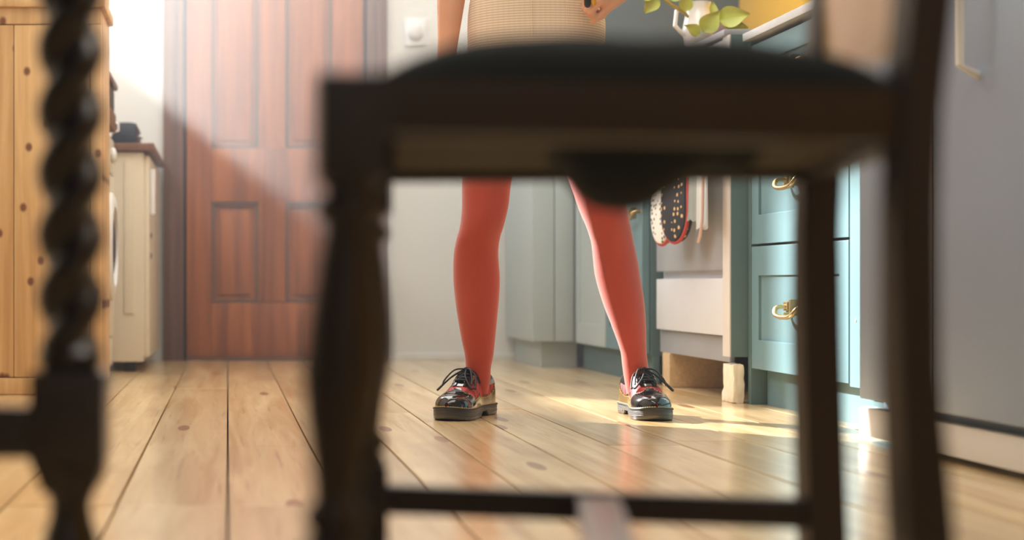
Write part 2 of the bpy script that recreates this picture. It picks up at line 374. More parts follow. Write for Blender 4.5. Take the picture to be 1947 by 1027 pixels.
# dark teal boarding on the back wall, right corner
struct(MB().box((1.12, YB-.02, .93), (XR, YB, 1.75), .003).build('trim_1', M['tealwall']), 'dark teal splashback on the back wall')
struct(MB().box((.66, YB-.014, 0), (1.3, YB, .028), .003).build('baseboard_back', M['wall']), 'low white skirting at the foot of the back wall')
# ---- door
dr = struct(MB().box((DX0+.0, YB+.09, 0), (DX1, YB+.15, DZ1)).build('door_1', M['subfloor'], smooth=False), 'old four panelled wooden door in a dark frame')
LX0, LX1 = -.163, .538
def frame_piece(a, b): return MB().box(a, b, .006).build('door_frame', M['frame'], dr)
fx = MB()
fx.box((DX0, YB-.03, 0), (LX0-.012, YB+.1, DZ1), .006); fx.box((DX0+.02, YB-.042, 0), (DX0+.045, YB-.02, DZ1), .006); fx.box((LX0-.03, YB-.038, 0), (LX0-.012, YB-.02, DZ1), .004)
fx.build('door_frame', M['frame'], dr)
fx = MB(); fx.box((LX1+.012, YB-.03, 0), (DX1, YB+.1, DZ1), .006); fx.box((DX1-.045, YB-.042, 0), (DX1-.02, YB-.02, DZ1), .006)
fx.build('door_frame', M['frame'], dr)
frame_piece((DX0, YB-.03, 2.02), (DX1, YB+.1, DZ1))
for a, b in (((LX0, .012), (-.065, 2.0)), ((.415, .012), (LX1, 2.0))):
    MB().box((a[0], YB+.0, a[1]), (b[0], YB+.045, b[1]), .003).build('door_stile', M['door'], dr)
MB().box((.123, YB+.001, .23), (.229, YB+.044, 1.9), .003).build('door_mullion', M['door'], dr)
for z0, z1 in ((.012, .228), (.627, .84), (1.88, 2.0)):
    MB().box((-.064, YB+.0005, z0), (.414, YB+.0445, z1), .003).build('door_rail', M['door'], dr)
for x0, x1 in ((-.064, .122), (.23, .414)):
    for z0, z1 in ((.229, .626), (.841, 1.879)):
        MB().box((x0, YB+.022, z0), (x1, YB+.036, z1)).box((x0+.03, YB+.014, z0+.03), (x1-.03, YB+.03, z1-.03), .006).build('door_panel', M['door'], dr)
        mo = MB()
        for a, b in (((x0, z0), (x0+.012, z1)), ((x1-.012, z0), (x1, z1)), ((x0, z0), (x1, z0+.012)), ((x0, z1-.012), (x1, z1))):
            mo.box((a[0], YB+.006, a[1]), (b[0], YB+.026, b[1]), .004)
        mo.build('panel_moulding', M['frame'], dr)
MB().lathe([(0, .006), (.02, .01), (.035, .024), (.05, .026), (.062, .018), (.066, .004)]).bm
k = MB(); k.ell((LX1-.06, YB-.055, .95), .027, .022, .027); k.tube([(LX1-.06, YB-.05, .95), (LX1-.06, YB+.005, .95)], .009)
k.build('door_knob', M['brass'], dr)
MB().box((LX0, YB-.03, 0), (LX1, YB+.05, .011), .003).build('threshold', M['frame'], dr)
# ---- round dial on wall
t = thing('wall_thermostat', (.745, YB, 1.3), 'small white round dial on a square plate on the white wall beside the door', 'thermostat')
MB().box((.70, YB-.012, 1.245), (.785, YB, 1.35), .005).build('back_plate', M['ceramic'], t)
k = MB().lathe([(0, .03), (.018, .029), (.022, .024), (.023, .004)]); bmesh.ops.rotate(k.bm, cent=(0, 0, 0), matrix=Matrix.Rotation(math.pi/2, 3, 'X'), verts=k.bm.verts)
bmesh.ops.translate(k.bm, vec=(.742, YB-.012, 1.298), verts=k.bm.verts); k.build('dial', M['kick'], t)

# ================================================================== PINE CUPBOARD (left)
CX1, CY = -.346, 4.30
t = thing('pine_cupboard', (-.75, CY+.2, 0), 'tall knotty pine cupboard standing behind the twisted table leg', 'cupboard')
MB().box((-.995, CY+.03, .03), (CX1, CY+.32, 1.95), .004).build('carcass', M['pine'], t)
MB().box((-.995, CY-.012, 1.055), (CX1+.012, CY+.33, 1.085), .008).build('cornice', M['pine'], t)
MB().box((-.995, CY, 1.01), (CX1, CY+.03, 1.055), .003).build('top_rail', M['pine'], t)
MB().box((-.995, CY-.004, .0), (CX1, CY+.03, .045), .004).build('plinth', M['pine'], t)
MB().box((CX1-.03, CY, .046), (CX1, CY+.03, 1.009), .003).build('stile', M['pine'], t)
x = CX1-.032
for wd in (.206, .2, .2):
    if x-wd < -.995: break
    MB().box((x-wd+.0015, CY+.002, .047), (x, CY+.028, 1.008), .003).build('plank', M['pine'], t); x -= wd
MB().box((-.995, CY, 1.086), (CX1, CY+.03, 1.95), .003).build('upper_panel', M['pine'], t)

# ================================================================== LEFT APPLIANCES
t = thing('washing_machine', (-.68, 5.0, 0), 'white front loading washing machine beside the pine cupboard', 'washing machine')
X1 = -.382
MB().box((-.98, 4.64, .03), (X1-.02, 5.34, .79), .01).build('body', M['white'], t)
MB().box((X1-.022, 4.645, .13), (X1, 5.335, .66), .014).build('front_panel', M['white'], t)
MB().box((X1-.022, 4.645, .665), (X1-.002, 5.335, .785), .012).build('control_panel', M['white'], t)
MB().box((X1-.03, 4.645, .028), (X1-.006, 5.335, .124), .01).build('kick_panel', M['white'], t)
k = MB().lathe([(0, .17), (.02, .17), (.03, .155), (.03, .125), (.012, .12)]); bmesh.ops.rotate(k.bm, cent=(0, 0, 0), matrix=Matrix.Rotation(math.pi/2, 3, 'Y'), verts=k.bm.verts)
bmesh.ops.translate(k.bm, vec=(X1-.002, 4.98, .42), verts=k.bm.verts); k.build('porthole_door', M['kick'], t)
k = MB().ell((X1+.006, 4.98, .42), .022, .122, .122); k.build('porthole_glass', M['navy'], t)
for yy in (4.72, 5.26):
    for xx in (-.9, X1-.06): MB().tube([(xx, yy, .0), (xx, yy, .04)], .02, ends=False).build('foot', M['black'], t)
for yy in (4.8, 4.9): MB().lathe([(0, .02), (.0, .02)]).bm
k = MB(); k.ell((X1+.005, 5.2, .725), .012, .026, .026); k.build('control_knob', M['kick'], t)

t = thing('tumble_dryer', (-.6, 5.8, 0), 'cream white appliance with a dark top standing by the door frame', 'tumble dryer')
X2 = -.268
MB().box((-.97, 5.41, .034), (X2-.02, 6.2, .755), .008).build('body', M['white'], t)
MB().box((X2-.022, 5.42, .05), (X2, 6.19, .745), .012).build('front_panel', M['white'], t)
MB().box((-.98, 5.39, .758), (X2+.015, 6.22, .784), .004).build('dark_top', M['frame'], t)
MB().box((X2, 5.46, .54), (X2+.018, 5.50, .70), .008).build('handle', M['ceramic'], t)
for zz in (.47, .40): MB().ell((X2+.001, 5.48, zz), .004, .01, .01).build('button', M['black'], t)
MB().box((-.355, 5.405, .2), (-.32, 5.412, .72), .003).build('pressed_rib', M['white'], t)
for yy in (5.47, 6.1):
    for xx in (-.9, X2-.07): MB().box((xx-.02, yy-.02, 0), (xx+.02, yy+.02, .036), .004).build('foot', M['black'], t)

t = tag(MB().box((-.76, 4.70, .792), (-.362, 5.12, .85), .006).build('wooden_tray', M['brown']), 'low brown wooden tray on top of the washing machine', 'tray')
t = thing('storage_tin', (-.58, 4.95, .85), 'dark green box with a brown lid standing on the brown tray', 'box')
MB().box((-.75, 4.72, .851), (-.366, 5.10, .925), .01).build('tin_body', M['darkgreen'], t)
MB().box((-.76, 4.71, .925), (-.355, 5.11, .945), .008).build('tin_lid', M['frame'], t)
t = thing('enamel_cup', (-.372, 5.3, .79), 'small white cup on the far edge of the washing machine', 'cup')
cu = MB().lathe([(.79, .022), (.795, .028), (.86, .031), (.862, .029), (.80, .026)], (-.415, 5.28)); cu.build('bowl', M['ceramic'], t)
MB().tube([(-.385, 5.28, .845), (-.366, 5.28, .838), (-.366, 5.28, .815), (-.387, 5.28, .808)], .004, 8).build('handle', M['ceramic'], t)
t = thing('toaster', (-.36, 5.6, .784), 'navy blue toaster on the dark top of the cream appliance', 'toaster')
MB().box((-.50, 5.50, .792), (-.318, 5.80, .868), .022).build('housing', M['navy'], t)
MB().box((-.47, 5.545, .862), (-.44, 5.76, .8695), .003).build('bread_slot', M['black'], t)
MB().box((-.39, 5.545, .862), (-.36, 5.76, .8695), .003).build('bread_slot', M['black'], t)
MB().box((-.322, 5.62, .82), (-.306, 5.66, .832), .003).build('lever', M['steel2'], t)
for xx, yy in ((-.48, 5.53), (-.34, 5.53), (-.48, 5.77), (-.34, 5.77)): MB().box((xx-.01, yy-.01, .784), (xx+.01, yy+.01, .794)).build('foot', M['black'], t)

# ================================================================== RIGHT RUN
def pull(parent, y, x, z, ln=.125, name='handle'):
    """brass bracket pull on a face looking to -x"""
    h = MB(); pr = .034
    pts = [(x-.004, y-ln/2, z+.012), (x-pr*.75, y-ln/2, z+.010), (x-pr, y-ln/2+.012, z-.004), (x-pr, y-ln*.2, z-.011), (x-pr, y+ln*.2, z-.011), (x-pr, y+ln/2-.012, z-.004), (x-pr*.75, y+ln/2, z+.010), (x-.004, y+ln/2, z+.012)]
    h.tube(pts, .0055, 10, sub=4)
    h.box((x-.006, y-ln/2-.012, z+.002), (x, y-ln/2+.012, z+.024), .003); h.box((x-.006, y+ln/2-.012, z+.002), (x, y+ln/2+.012, z+.024), .003)
    h.box((x-.02, y-.006, z-.008), (x, y+.006, z+.03), .003); h.box((x-pr, y-.004, z-.012), (x-.01, y+.004, z+.0), .002)
    return h.build(name, M['brass'], parent)
def shaker(parent, name, x, y0, y1, z0, z1, m, fr=.06):
    """panelled front facing -x"""
    b = MB().box((x+.006, y0, z0), (x+.022, y1, z1), .0015)
    fz = fr*1.2 if z1-z0 > .25 else .05; fr *= .85
    b.box((x, y0, z0), (x+.008, y0+fr, z1), .0015); b.box((x, y1-fr, z0), (x+.008, y1, z1), .0015)
    b.box((x, y0+fr-.001, z0), (x+.008, y1-fr+.001, z0+fz), .0015); b.box((x, y0+fr-.001, z1-fz), (x+.008, y1-fr+.001, z1), .0015)
    return b.build(name, m, parent, smooth=False)
# drawer unit
DXF = 1.308
t = thing('drawer_cabinet', (DXF+.3, 3.6, 0), 'teal kitchen drawer cabinet with brass pulls between cooker and fridge', 'cabinet')
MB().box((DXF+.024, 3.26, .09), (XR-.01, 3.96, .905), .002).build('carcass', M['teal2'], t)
MB().box((DXF+.036, 3.05, 0), (DXF+.055, 3.93, .09), .001).build('kick_board', M['teal'], t)
MB().box((DXF, 3.945, .0), (DXF+.5, 3.966, .905), .001).build('end_panel', M['teal2'], t)
MB().box((DXF, 3.255, .085), (DXF+.024, 3.318, .905), .002).build('face_frame', M['teal'], t)
for z0, z1, zh in ((.091, .394, .236), (.400, .70, .535), (.706, .895, .80)):
    d = shaker(t, 'drawer', DXF, 3.325, 3.940, z0, z1, M['teal'])
    pull(d, 3.635, DXF+.006, zh, .14)
for z in (.3,): MB().ell((DXF, 3.285, .225), .002, .004, .004).build('screw_cap', M['kick'], t)
t = thing('stone_worktop', (DXF+.3, 3.6, .905), 'pale stone worktop over the teal drawer cabinet', 'worktop')
MB().box((DXF-.015, 3.06, .909), (XR-.005, 3.965, .929), .003).build('slab', M['worktop'], t)
# cooker
SX = 1.268
t = thing('range_cooker', (SX+.3, 4.36, 0), 'pale grey range cooker raised on bricks with cloths on its rail', 'cooker')
MB().box((SX+.03, 4.035, .118), (1.9, 4.70, .93), .004).build('body', M['steel'], t)
MB().box((SX, 3.975, .117), (SX+.35, 4.03, .93), .002).build('end_panel', M['teal2'], t)
MB().box((SX-.004, 3.975, .117), (SX, 4.03, .93), .001).build('edge_strip', M['kick'], t)
MB().box((SX+.006, 4.04, .168), (SX+.032, 4.69, .316), .003).build('storage_drawer', M['steel'], t)
MB().box((SX+.02, 4.05, .100), (SX+.034, 4.70, .165), .002).build('lower_plinth', M['oven'], t)
o = MB().box((SX+.006, 4.04, .338), (SX+.032, 4.69, .83), .003).build('oven_door', M['oven'], t)
MB().tube([(SX-.035, 4.06, .79), (SX-.035, 4.67, .79)], .009).tube([(SX-.035, 4.09, .79), (SX+.01, 4.09, .79)], .007).tube([(SX-.035, 4.64, .79), (SX+.01, 4.64, .79)], .007).build('towel_rail', M['steel2'], t)
MB().box((SX-.002, 4.03, .84), (SX+.03, 4.70, .925), .003).build('control_panel', M['steel'], t)
MB().box((SX-.01, 4.0, .931), (1.9, 4.70, .948), .004).build('hob_top', M['oven'], t)
for yy in (4.2, 4.5):
    g = MB()
    for q in (-.09, -.03, .03, .09): g.box((1.45, yy+q-.004, .949), (1.75, yy+q+.004, .972), .002)
    g.box((1.45, yy-.1, .949), (1.458, yy+.1, .972), .002); g.box((1.742, yy-.1, .949), (1.75, yy+.1, .972), .002)
    g.build('pan_support', M['black'], t)
for i in range(4):
    k = MB().ell((SX-.012, 4.13+i*.16, .882), .014, .02, .02); k.build('control_knob', M['black'], t)
# brick + plaster block under it
o = MB().box((1.285, 4.59, 0), (1.475, 4.665, .1), .004).build('support_brick', M['brick'])
tag(o, 'speckled brown brick lying under the raised cooker', 'brick')
def crumble(bm, amp, sc_, seed):
    for v in bm.verts:
        n = noise.noise_vector(v.co*sc_+Vector((seed, 0, 0))); v.co += n*amp
k = MB().box((1.272, 3.972, 0.0), (1.30, 4.06, .098), .006); bmesh.ops.subdivide_edges(k.bm, edges=k.bm.edges[:], cuts=5, use_grid_fill=True); crumble(k.bm, .004, 70, 3)
for v in k.bm.verts: v.co.z = max(v.co.z, 0)
o = k.build('plaster_block', M['plaster']); tag(o, 'cream crumbling plaster block propping the cooker corner beside the drawers', 'block')
# teal base cabinet beyond the cooker and corner units
t = thing('corner_cabinet', (1.5, 5.2, 0), 'pale teal base cabinet with brass pull beyond the cooker', 'cabinet')
BX = 1.245
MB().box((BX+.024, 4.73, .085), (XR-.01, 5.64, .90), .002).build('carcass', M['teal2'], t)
d = shaker(t, 'cabinet_door', BX, 4.74, 5.20, .092, .895, M['teal']); pull(d, 4.84, BX+.006, .51, .16)
d = shaker(t, 'cabinet_door', BX, 5.204, 5.645, .092, .895, M['palecab'])
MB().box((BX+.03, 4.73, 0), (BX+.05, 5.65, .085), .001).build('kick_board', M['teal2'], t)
MB().box((BX-.02, 4.71, .90), (XR-.005, 5.645, .93), .003).build('worktop', M['worktop'], t)
t = thing('back_cabinet', (1.2, 5.95, 0), 'narrow pale grey base cabinet against the back wall', 'cabinet')
MB().box((1.098, 5.69, .095), (XR-.01, 6.235, .90), .003).build('carcass', M['palecab'], t)
MB().box((1.095, 5.668, .095), (1.172, 5.69, .897), .003).build('cabinet_door', M['palecab'], t)
MB().box((1.175, 5.668, .095), (1.243, 5.69, .897), .003).build('cabinet_door', M['palecab'], t)
MB().box((1.135, 5.72, 0), (BX+.02, 6.235, .095), .001).build('kick_board', M['palecab'], t)
MB().box((1.085, 5.65, .90), (XR-.005, 6.228, .93), .003).build('worktop', M['worktop'], t)

# fridge
FX = 1.20
t = thing('double_door_fridge', (1.6, 2.6, 0), 'large grey double door fridge freezer at the right edge', 'fridge')
MB().box((FX+.045, 2.14, .045), (1.95, 3.0, 1.78), .006).build('cabinet_body', M['fridge'], t)
d1 = MB().box((FX, 2.692, .083), (FX+.043, 3.0, 1.78), .008).build('fridge_door', M['fridge'], t)
d2 = MB().box((FX, 2.14, .083), (FX+.043, 2.684, 1.78), .008).build('fridge_door', M['fridge'], t)
MB().box((FX-.0015, 2.684, .09), (FX+.004, 2.687, 1.77), .0005).build('door_edge_strip', M['steel2'], t)
MB().tube([(FX-.002, 2.52, .635), (FX-.03, 2.52, .65), (FX-.03, 2.52, 1.35), (FX-.002, 2.52, 1.37)], .007).build('handle', M['kick'], d2)
MB().tube([(FX-.002, 2.76, .86), (FX-.045, 2.76, .90), (FX-.045, 2.76, 1.35), (FX-.002, 2.76, 1.40)], .012).build('handle', M['kick'], d1)
MB().box((FX+.012, 2.14, .012), (FX+.04, 3.03, .066), .003).build('kick_plate', M['kick'], t)
MB().box((FX+.06, 2.97, .045), (FX+.12, 3.02, .082), .006).build('hinge_cover', M['black'], t)
for yy in (2.2, 2.93): MB().tube([(FX+.1, yy, 0), (FX+.1, yy, .05)], .017, ends=False).build('foot', M['black'], t)

# cloths on the rail
def pad(yc, wd, zb, zt, xc, th, m, name, parent, rotz=0):
    rs = []; n = 26
    out = []
    r = wd/2
    for i in range(13):
        a = math.pi+math.pi*i/12; out.append((r*math.cos(a), zb+r*1.15+r*1.15*math.sin(a)))
    out += [(r*.96, zt), (-r*.96, zt)]
    b = MB(); cen = (0, (zb+zt)/2)
    def ring(k, x): return [Vector((x, p[0]*k, cen[1]+(p[1]-cen[1])*(1-(1-k)*.3))) for p in out]
    rs = [ring(.75, -th*.5), ring(.93, -th*.42), ring(1, -th*.15), ring(1, th*.15), ring(.93, th*.42), ring(.75, th*.5)]
    b.rings(rs)
    M3 = Matrix.Rotation(rotz, 4, 'Z')
    bmesh.ops.transform(b.bm, matrix=Matrix.Translation((xc, yc, 0)) @ M3, verts=b.bm.verts)
    o = b.build(name, m, parent)
    e = MB(); e.tube([M3 @ Vector((-th*.15, -r*.97, zt))+Vector((xc, yc, 0))]+[M3 @ Vector((-th*.15, p[0]*1.0, p[1])) + Vector((xc, yc, 0)) for p in out[:-2]] + [M3 @ Vector((-th*.15, r*.97, zt))+Vector((xc, yc, 0))], .005, 8)
    e.build('binding', M['redtrim'], o); return o
t = thing('oven_glove', (1.215, 4.42, .79), 'padded oven glove with black and white dots and red binding on the cooker rail', 'oven glove')
pad(4.385, .13, .41, .775, 1.212, .03, M['dotw'], 'white_pocket', t, .14)
pad(4.235, .145, .412, .775, 1.205, .03, M['dotb'], 'black_pocket', t, .2)
MB().box((1.192, 4.19, .80), (1.222, 4.47, .812), .004).build('fold_over_rail', M['dotb'], t)
def cloth(y0, y1, zb, zt, x, amp, m, name, label, cat):
    b = MB(); n, k = 16, 12; g = [[[], []], [[], []]]
    def pt(i, j, s):
        u = i/n; v = j/k; return (x+amp*math.sin(u*9+v)*(.4+.6*v)+s*.0015, y0+(y1-y0)*(u*(1-.08*v)+.04*v), zt+(zb-zt)*v - .006*math.sin(u*7)*v)
    F = [[b.bm.verts.new(pt(i, j, -1)) for i in range(n+1)] for j in range(k+1)]
    B = [[b.bm.verts.new(pt(i, j, 1)) for i in range(n+1)] for j in range(k+1)]
    for j in range(k):
        for i in range(n):
            b.bm.faces.new((F[j][i], F[j][i+1], F[j+1][i+1], F[j+1][i])); b.bm.faces.new((B[j][i], B[j+1][i], B[j+1][i+1], B[j][i+1]))
    for i in range(n):
        b.bm.faces.new((F[0][i], B[0][i], B[0][i+1], F[0][i+1])); b.bm.faces.new((F[k][i], F[k][i+1], B[k][i+1], B[k][i]))
    for j in range(k):
        b.bm.faces.new((F[j][0], F[j+1][0], B[j+1][0], B[j][0])); b.bm.faces.new((F[j][n], B[j][n], B[j+1][n], F[j+1][n]))
    o = b.build(name, m); tag(o, label, cat); return o
cloth(4.09, 4.165, .47, .80, 1.215, .004, M['towel'], 'tea_towel', 'narrow grey green tea towel on the cooker rail beside the oven glove', 'towel')
o = cloth(4.0, 4.08, .445, .80, 1.214, .004, M['palecloth'], 'tea_towel', 'pale linen tea towel with pink edge at the near end of the cooker rail', 'towel')
MB().tube([(1.208, 4.002, .80), (1.207, 4.004, .6), (1.206, 4.01, .47), (1.207, 4.03, .425), (1.208, 4.05, .41)], .004, 8).build('pink_edge_cord', M['pinkcord'], o)

# jug + plant + cup on hob
JX, JY, JZ = 1.290, 4.33, .948
t = thing('ceramic_jug', (JX, JY, JZ), 'glossy white jug on the cooker top holding leafy stems', 'jug')
MB().lathe([(JZ, .012), (JZ, .030), (JZ+.01, .036), (JZ+.05, .042), (JZ+.09, .034), (JZ+.11, .030), (JZ+.125, .036), (JZ+.122, .032), (JZ+.10, .026), (JZ+.05, .036), (JZ+.015, .03)], (JX, JY)).build('body', M['ceramic'], t)
MB().tube([(JX-.033, JY-.01, JZ+.11), (JX-.062, JY-.012, JZ+.10), (JX-.066, JY-.012, JZ+.06), (JX-.041, JY-.008, JZ+.035)], .006).build('handle', M['ceramic'], t)
t = thing('trailing_plant', (JX, JY, JZ+.1), 'yellow green trailing plant with long stem standing in the white jug', 'plant')
def leaf(parent, p, d, s, tilt=0, name='leaf'):
    p = Vector(p); d = Vector(d).normalized(); side = d.cross(Vector((0, -1, .35))).normalized(); up = side.cross(d).normalized()
    b = MB(); rows = []
    for i in range(9):
        v = i/8; wv = math.sin(math.pi*min(1, v**.75))*.42*(1-.25*v)+.004
        rows.append([p+d*s*v+side*s*wv*q+up*s*(.10*q*q-.16*v*v)+up*ss for ss in (0,) for q in (-1, -.5, 0, .5, 1)])
    low = [[q-up*.0016 for q in r] for r in rows]
    b.rings([r+l[::-1] for r, l in zip(rows, low)]); return b.build(name, M['leaf'], parent)
S0 = Vector((JX, JY, JZ+.03))
s1 = [S0, P(1325, 50, 4.33), P(1302, 25, 4.31), P(1275, 8, 4.29), P(1250, -12, 4.27), P(1215, -20, 4.25)]
MB().tube(s1, [.004, .004, .0045, .0045, .004, .003], 8).build('stem', M['stem'], t)
MB().tube([S0, P(1352, 50, 4.33), P(1372, 40, 4.34), P(1388, 30, 4.35)], .003, 8).build('stem', M['stem'], t)
for p, d, s in ((P(1250, -4, 4.27), (-.6, 0, -.7), .055), (P(1276, 2, 4.29), (.3, -.2, .5), .05), (P(1300, 22, 4.30), (.2, -.2, .8), .05), (P(1336, 62, 4.28), (.7, -.3, 1), .072),
                (P(1330, 66, 4.27), (-.8, -.3, .5), .05), (P(1365, 40, 4.3), (1, -.3, .25), .085), (P(1380, 52, 4.3), (1, -.2, .0), .06), (P(1350, 34, 4.35), (.2, .1, 1), .05), (P(1243, -6, 4.27), (-1, 0, .2), .05)):
    leaf(t, p, d, s)
t = thing('small_cup', (1.39, 4.5, JZ), 'small lilac grey cup behind the leaves on the cooker top', 'cup')
MB().lathe([(JZ, .028), (JZ+.004, .034), (JZ+.105, .037), (JZ+.104, .034), (JZ+.01, .03)], (1.385, 4.48)).build('bowl', M['lilac'], t)
MB().tube([(1.42, 4.47, JZ+.09), (1.445, 4.47, JZ+.08), (1.445, 4.47, JZ+.04), (1.418, 4.47, JZ+.03)], .004, 8).build('handle', M['lilac'], t)

# ================================================================== DINING CHAIR (foreground)
FN, FF = Vector((.069, .88, 0)), Vector((.113, 1.30, 0)); BN, BF = Vector((.4055, .94, 0)), Vector((.4770, 1.28, 0))
ch = thing('dining_chair', (.27, 1.1, 0), 'dark antique dining chair with green seat and turned front legs in the foreground', 'chair')
leg_prof = [(0, .010), (.004, .015), (.02, .019), (.04, .016), (.055, .011), (.07, .013), (.078, .0165), (.088, .0165)]
leg_prof2 = [(.152, .0165), (.158, .016), (.162, .013), (.168, .0175), (.174, .017), (.18, .012), (.20, .0145), (.225, .019), (.25, .0222), (.275, .0208), (.305, .0175), (.328, .0142), (.334, .0145), (.338, .019), (.342, .0205), (.347, .019), (.35, .0145), (.354, .0155), (.358, .019)]
for c, lean in ((FN, (.05, .0)), (FF, (.0, .0))):
    b = MB(); b.lathe(leg_prof, (c.x, c.y), lean, .36); b.lathe(leg_prof2, (c.x, c.y), lean, .36)
    q = .0175; xx = c.x+lean[0]*(-.24)
    b.box((xx-q, c.y-q, .087), (xx+q, c.y+q, .153), .003); q = .020
    b.box((c.x-q, c.y-q, .357), (c.x+q, c.y+q, .4165), .003)
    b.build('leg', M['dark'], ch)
def post(c, name, k=1):
    b = MB(); w_ = .0155
    pts = [(0, .022), (.06, .014), (.148, .0072), (.25, .001), (.344, 0), (.40, .002), (.47, .0085), (.60, .022), (.75, .038), (.93, .058)]
    rs = []
    for z, dx in pts:
        ww = (.0128 if c is BN else .0155)
        if z > .6: ww = .0125
        if z < .2 and c is BN: ww = .0145
        x_ = c.x+dx*(k if z < .3 else 1)
        rs.append([(x_-ww, c.y-.0145, z), (x_+ww, c.y-.0145, z), (x_+ww, c.y+.0145, z), (x_-ww, c.y+.0145, z)])
    b.rings(rs); bmesh.ops.bevel(b.bm, geom=[e for e in b.bm.edges if abs((e.verts[0].co-e.verts[1].co).normalized().z) > .8], offset=.003, segments=2, affect='EDGES')
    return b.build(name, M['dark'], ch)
post(BN, 'back_post'); post(BF, 'back_post', .45)
def beam(p, q, w_, z0, z1, name, m, parent=ch, bev=.002, back=0):
    p = Vector((p.x, p.y, 0)); q = Vector((q.x, q.y, 0)); d = (q-p); L = d.length; a = math.atan2(d.y, d.x)
    b = MB().box((0, -w_/2, z0), (L, w_/2, z1), bev); bmesh.ops.transform(b.bm, matrix=Matrix.Translation(p) @ Matrix.Rotation(a, 4, 'Z'), verts=b.bm.verts)
    return b.build(name, m, parent)
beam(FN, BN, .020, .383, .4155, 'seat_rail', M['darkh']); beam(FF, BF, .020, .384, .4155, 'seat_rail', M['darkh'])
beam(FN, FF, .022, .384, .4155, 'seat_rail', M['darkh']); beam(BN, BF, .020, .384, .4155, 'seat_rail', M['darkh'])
# stretchers: near, far, cross
def sbeam(p, q, z0, z1, r=.0115, name='stretcher'):
    b = MB(); n = 12; pts = [Vector((p.x, p.y, z0)).lerp(Vector((q.x, q.y, z1)), i/n) for i in range(n+1)]
    d = (pts[-1]-pts[0]).normalized(); sd = Vector((-d.y, d.x, 0)).normalized()*r; up = Vector((0, 0, r))
    b.rings([[c-sd-up, c+sd-up, c+sd+up, c-sd+up] for c in (pts[0], pts[-1])]); bmesh.ops.bevel(b.bm, geom=b.bm.edges[:], offset=.003, segments=2, affect='EDGES')
    return b.build(name, M['darkh'], ch)
sbeam(FF, BF, .124, .114); sbeam(FN, BN, .121, .111)
beam(FN.lerp(BN, .47), FF.lerp(BF, .52), .034, .106, .128, 'cross_stretcher', M['polish'])
# cushion dome
b = MB(); N = 36; rows = []
A0, A1, B0, B1 = FN+Vector((.012, -.006, 0)), BN+Vector((.0, -.006, 0)), FF+Vector((.012, .006, 0)), BF+Vector((.0, .006, 0))
def seat_pt(u, v): return A0.lerp(A1, u).lerp(B0.lerp(B1, u), v)
T = [[None]*(N+1) for _ in range(N+1)]; Bt = [[None]*(N+1) for _ in range(N+1)]
for j in range(N+1):
    for i in range(N+1):
        u = i/N; v = j/N; p = seat_pt(u, v); a = 2*u-1; c = 2*v-1
        h = .041*(max(0, 1-abs(a)**3.0))**.62*(max(0, 1-abs(c)**4))**.5
        T[j][i] = b.bm.verts.new((p.x, p.y, .4165+h+.002*noise.noise(Vector((u*7, v*7, 2))))); Bt[j][i] = b.bm.verts.new((p.x, p.y, .414))
for j in range(N):
    for i in range(N):
        b.bm.faces.new((T[j][i], T[j][i+1], T[j+1][i+1], T[j+1][i])); b.bm.faces.new((Bt[j][i], Bt[j+1][i], Bt[j+1][i+1], Bt[j][i+1]))
for i in range(N):
    b.bm.faces.new((T[0][i], Bt[0][i], Bt[0][i+1], T[0][i+1])); b.bm.faces.new((T[N][i], T[N][i+1], Bt[N][i+1], Bt[N][i]))
    b.bm.faces.new((T[i][0], T[i+1][0], Bt[i+1][0], Bt[i][0])); b.bm.faces.new((T[i][N], Bt[i][N], Bt[i+1][N], T[i+1][N]))
b.build('seat_cushion', M['green'], ch, angle=70)
# underside cover and its torn sag
b = MB(); 
def quad_slab(b, u0, u1, v0, v1, z0, z1):
    c = [seat_pt(u0, v0), seat_pt(u1, v0), seat_pt(u1, v1), seat_pt(u0, v1)]
    b.rings([[(p.x, p.y, z0) for p in c], [(p.x, p.y, z1) for p in c]])
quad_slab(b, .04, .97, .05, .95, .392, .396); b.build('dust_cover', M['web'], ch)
b = MB(); rows = []; n1, n2 = 30, 12
for j in range(n2+1):
    r = []
    for i in range(n1+1):
        u = .35+.45*i/n1; v = .38+.34*j/n2; p = seat_pt(u, v); k = math.sin(math.pi*i/n1)**.6*math.sin(math.pi*j/n2)**.7
        sh = smooth_interp([(0, 0), (.1, .5), (.22, .95), (.46, 1.0), (.6, .68), (.76, .36), (.86, .46), (.93, .5), (1, 0)], i/n1)
        r.append(Vector((p.x, p.y, .394-.041*sh*math.sin(math.pi*j/n2)**.5)))
    rows.append(r)
vs_ = [[b.bm.verts.new(p) for p in r] for r in rows]; vt_ = [[b.bm.verts.new(p+Vector((0, 0, .0015))) for p in r] for r in rows]
for j in range(n2):
    for i in range(n1):
        b.bm.faces.new((vs_[j][i], vs_[j+1][i], vs_[j+1][i+1], vs_[j][i+1])); b.bm.faces.new((vt_[j][i], vt_[j][i+1], vt_[j+1][i+1], vt_[j+1][i]))
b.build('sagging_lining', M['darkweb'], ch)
# back rails between the posts, sunlight put into their pale wood colour
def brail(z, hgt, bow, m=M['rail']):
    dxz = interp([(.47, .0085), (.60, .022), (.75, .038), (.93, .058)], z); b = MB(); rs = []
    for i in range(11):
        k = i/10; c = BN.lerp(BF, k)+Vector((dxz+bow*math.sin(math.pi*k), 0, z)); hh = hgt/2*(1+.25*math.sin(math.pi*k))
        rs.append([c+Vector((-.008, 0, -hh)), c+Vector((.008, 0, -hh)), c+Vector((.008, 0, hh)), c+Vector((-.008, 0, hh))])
    b.rings(rs); o = b.build('back_rail', m, ch); o['label'] = 'curved wooden back rail coloured as if sunlit'; return o
brail(.500, .062, .006); brail(.72, .05, .015); brail(.90, .07, .018)

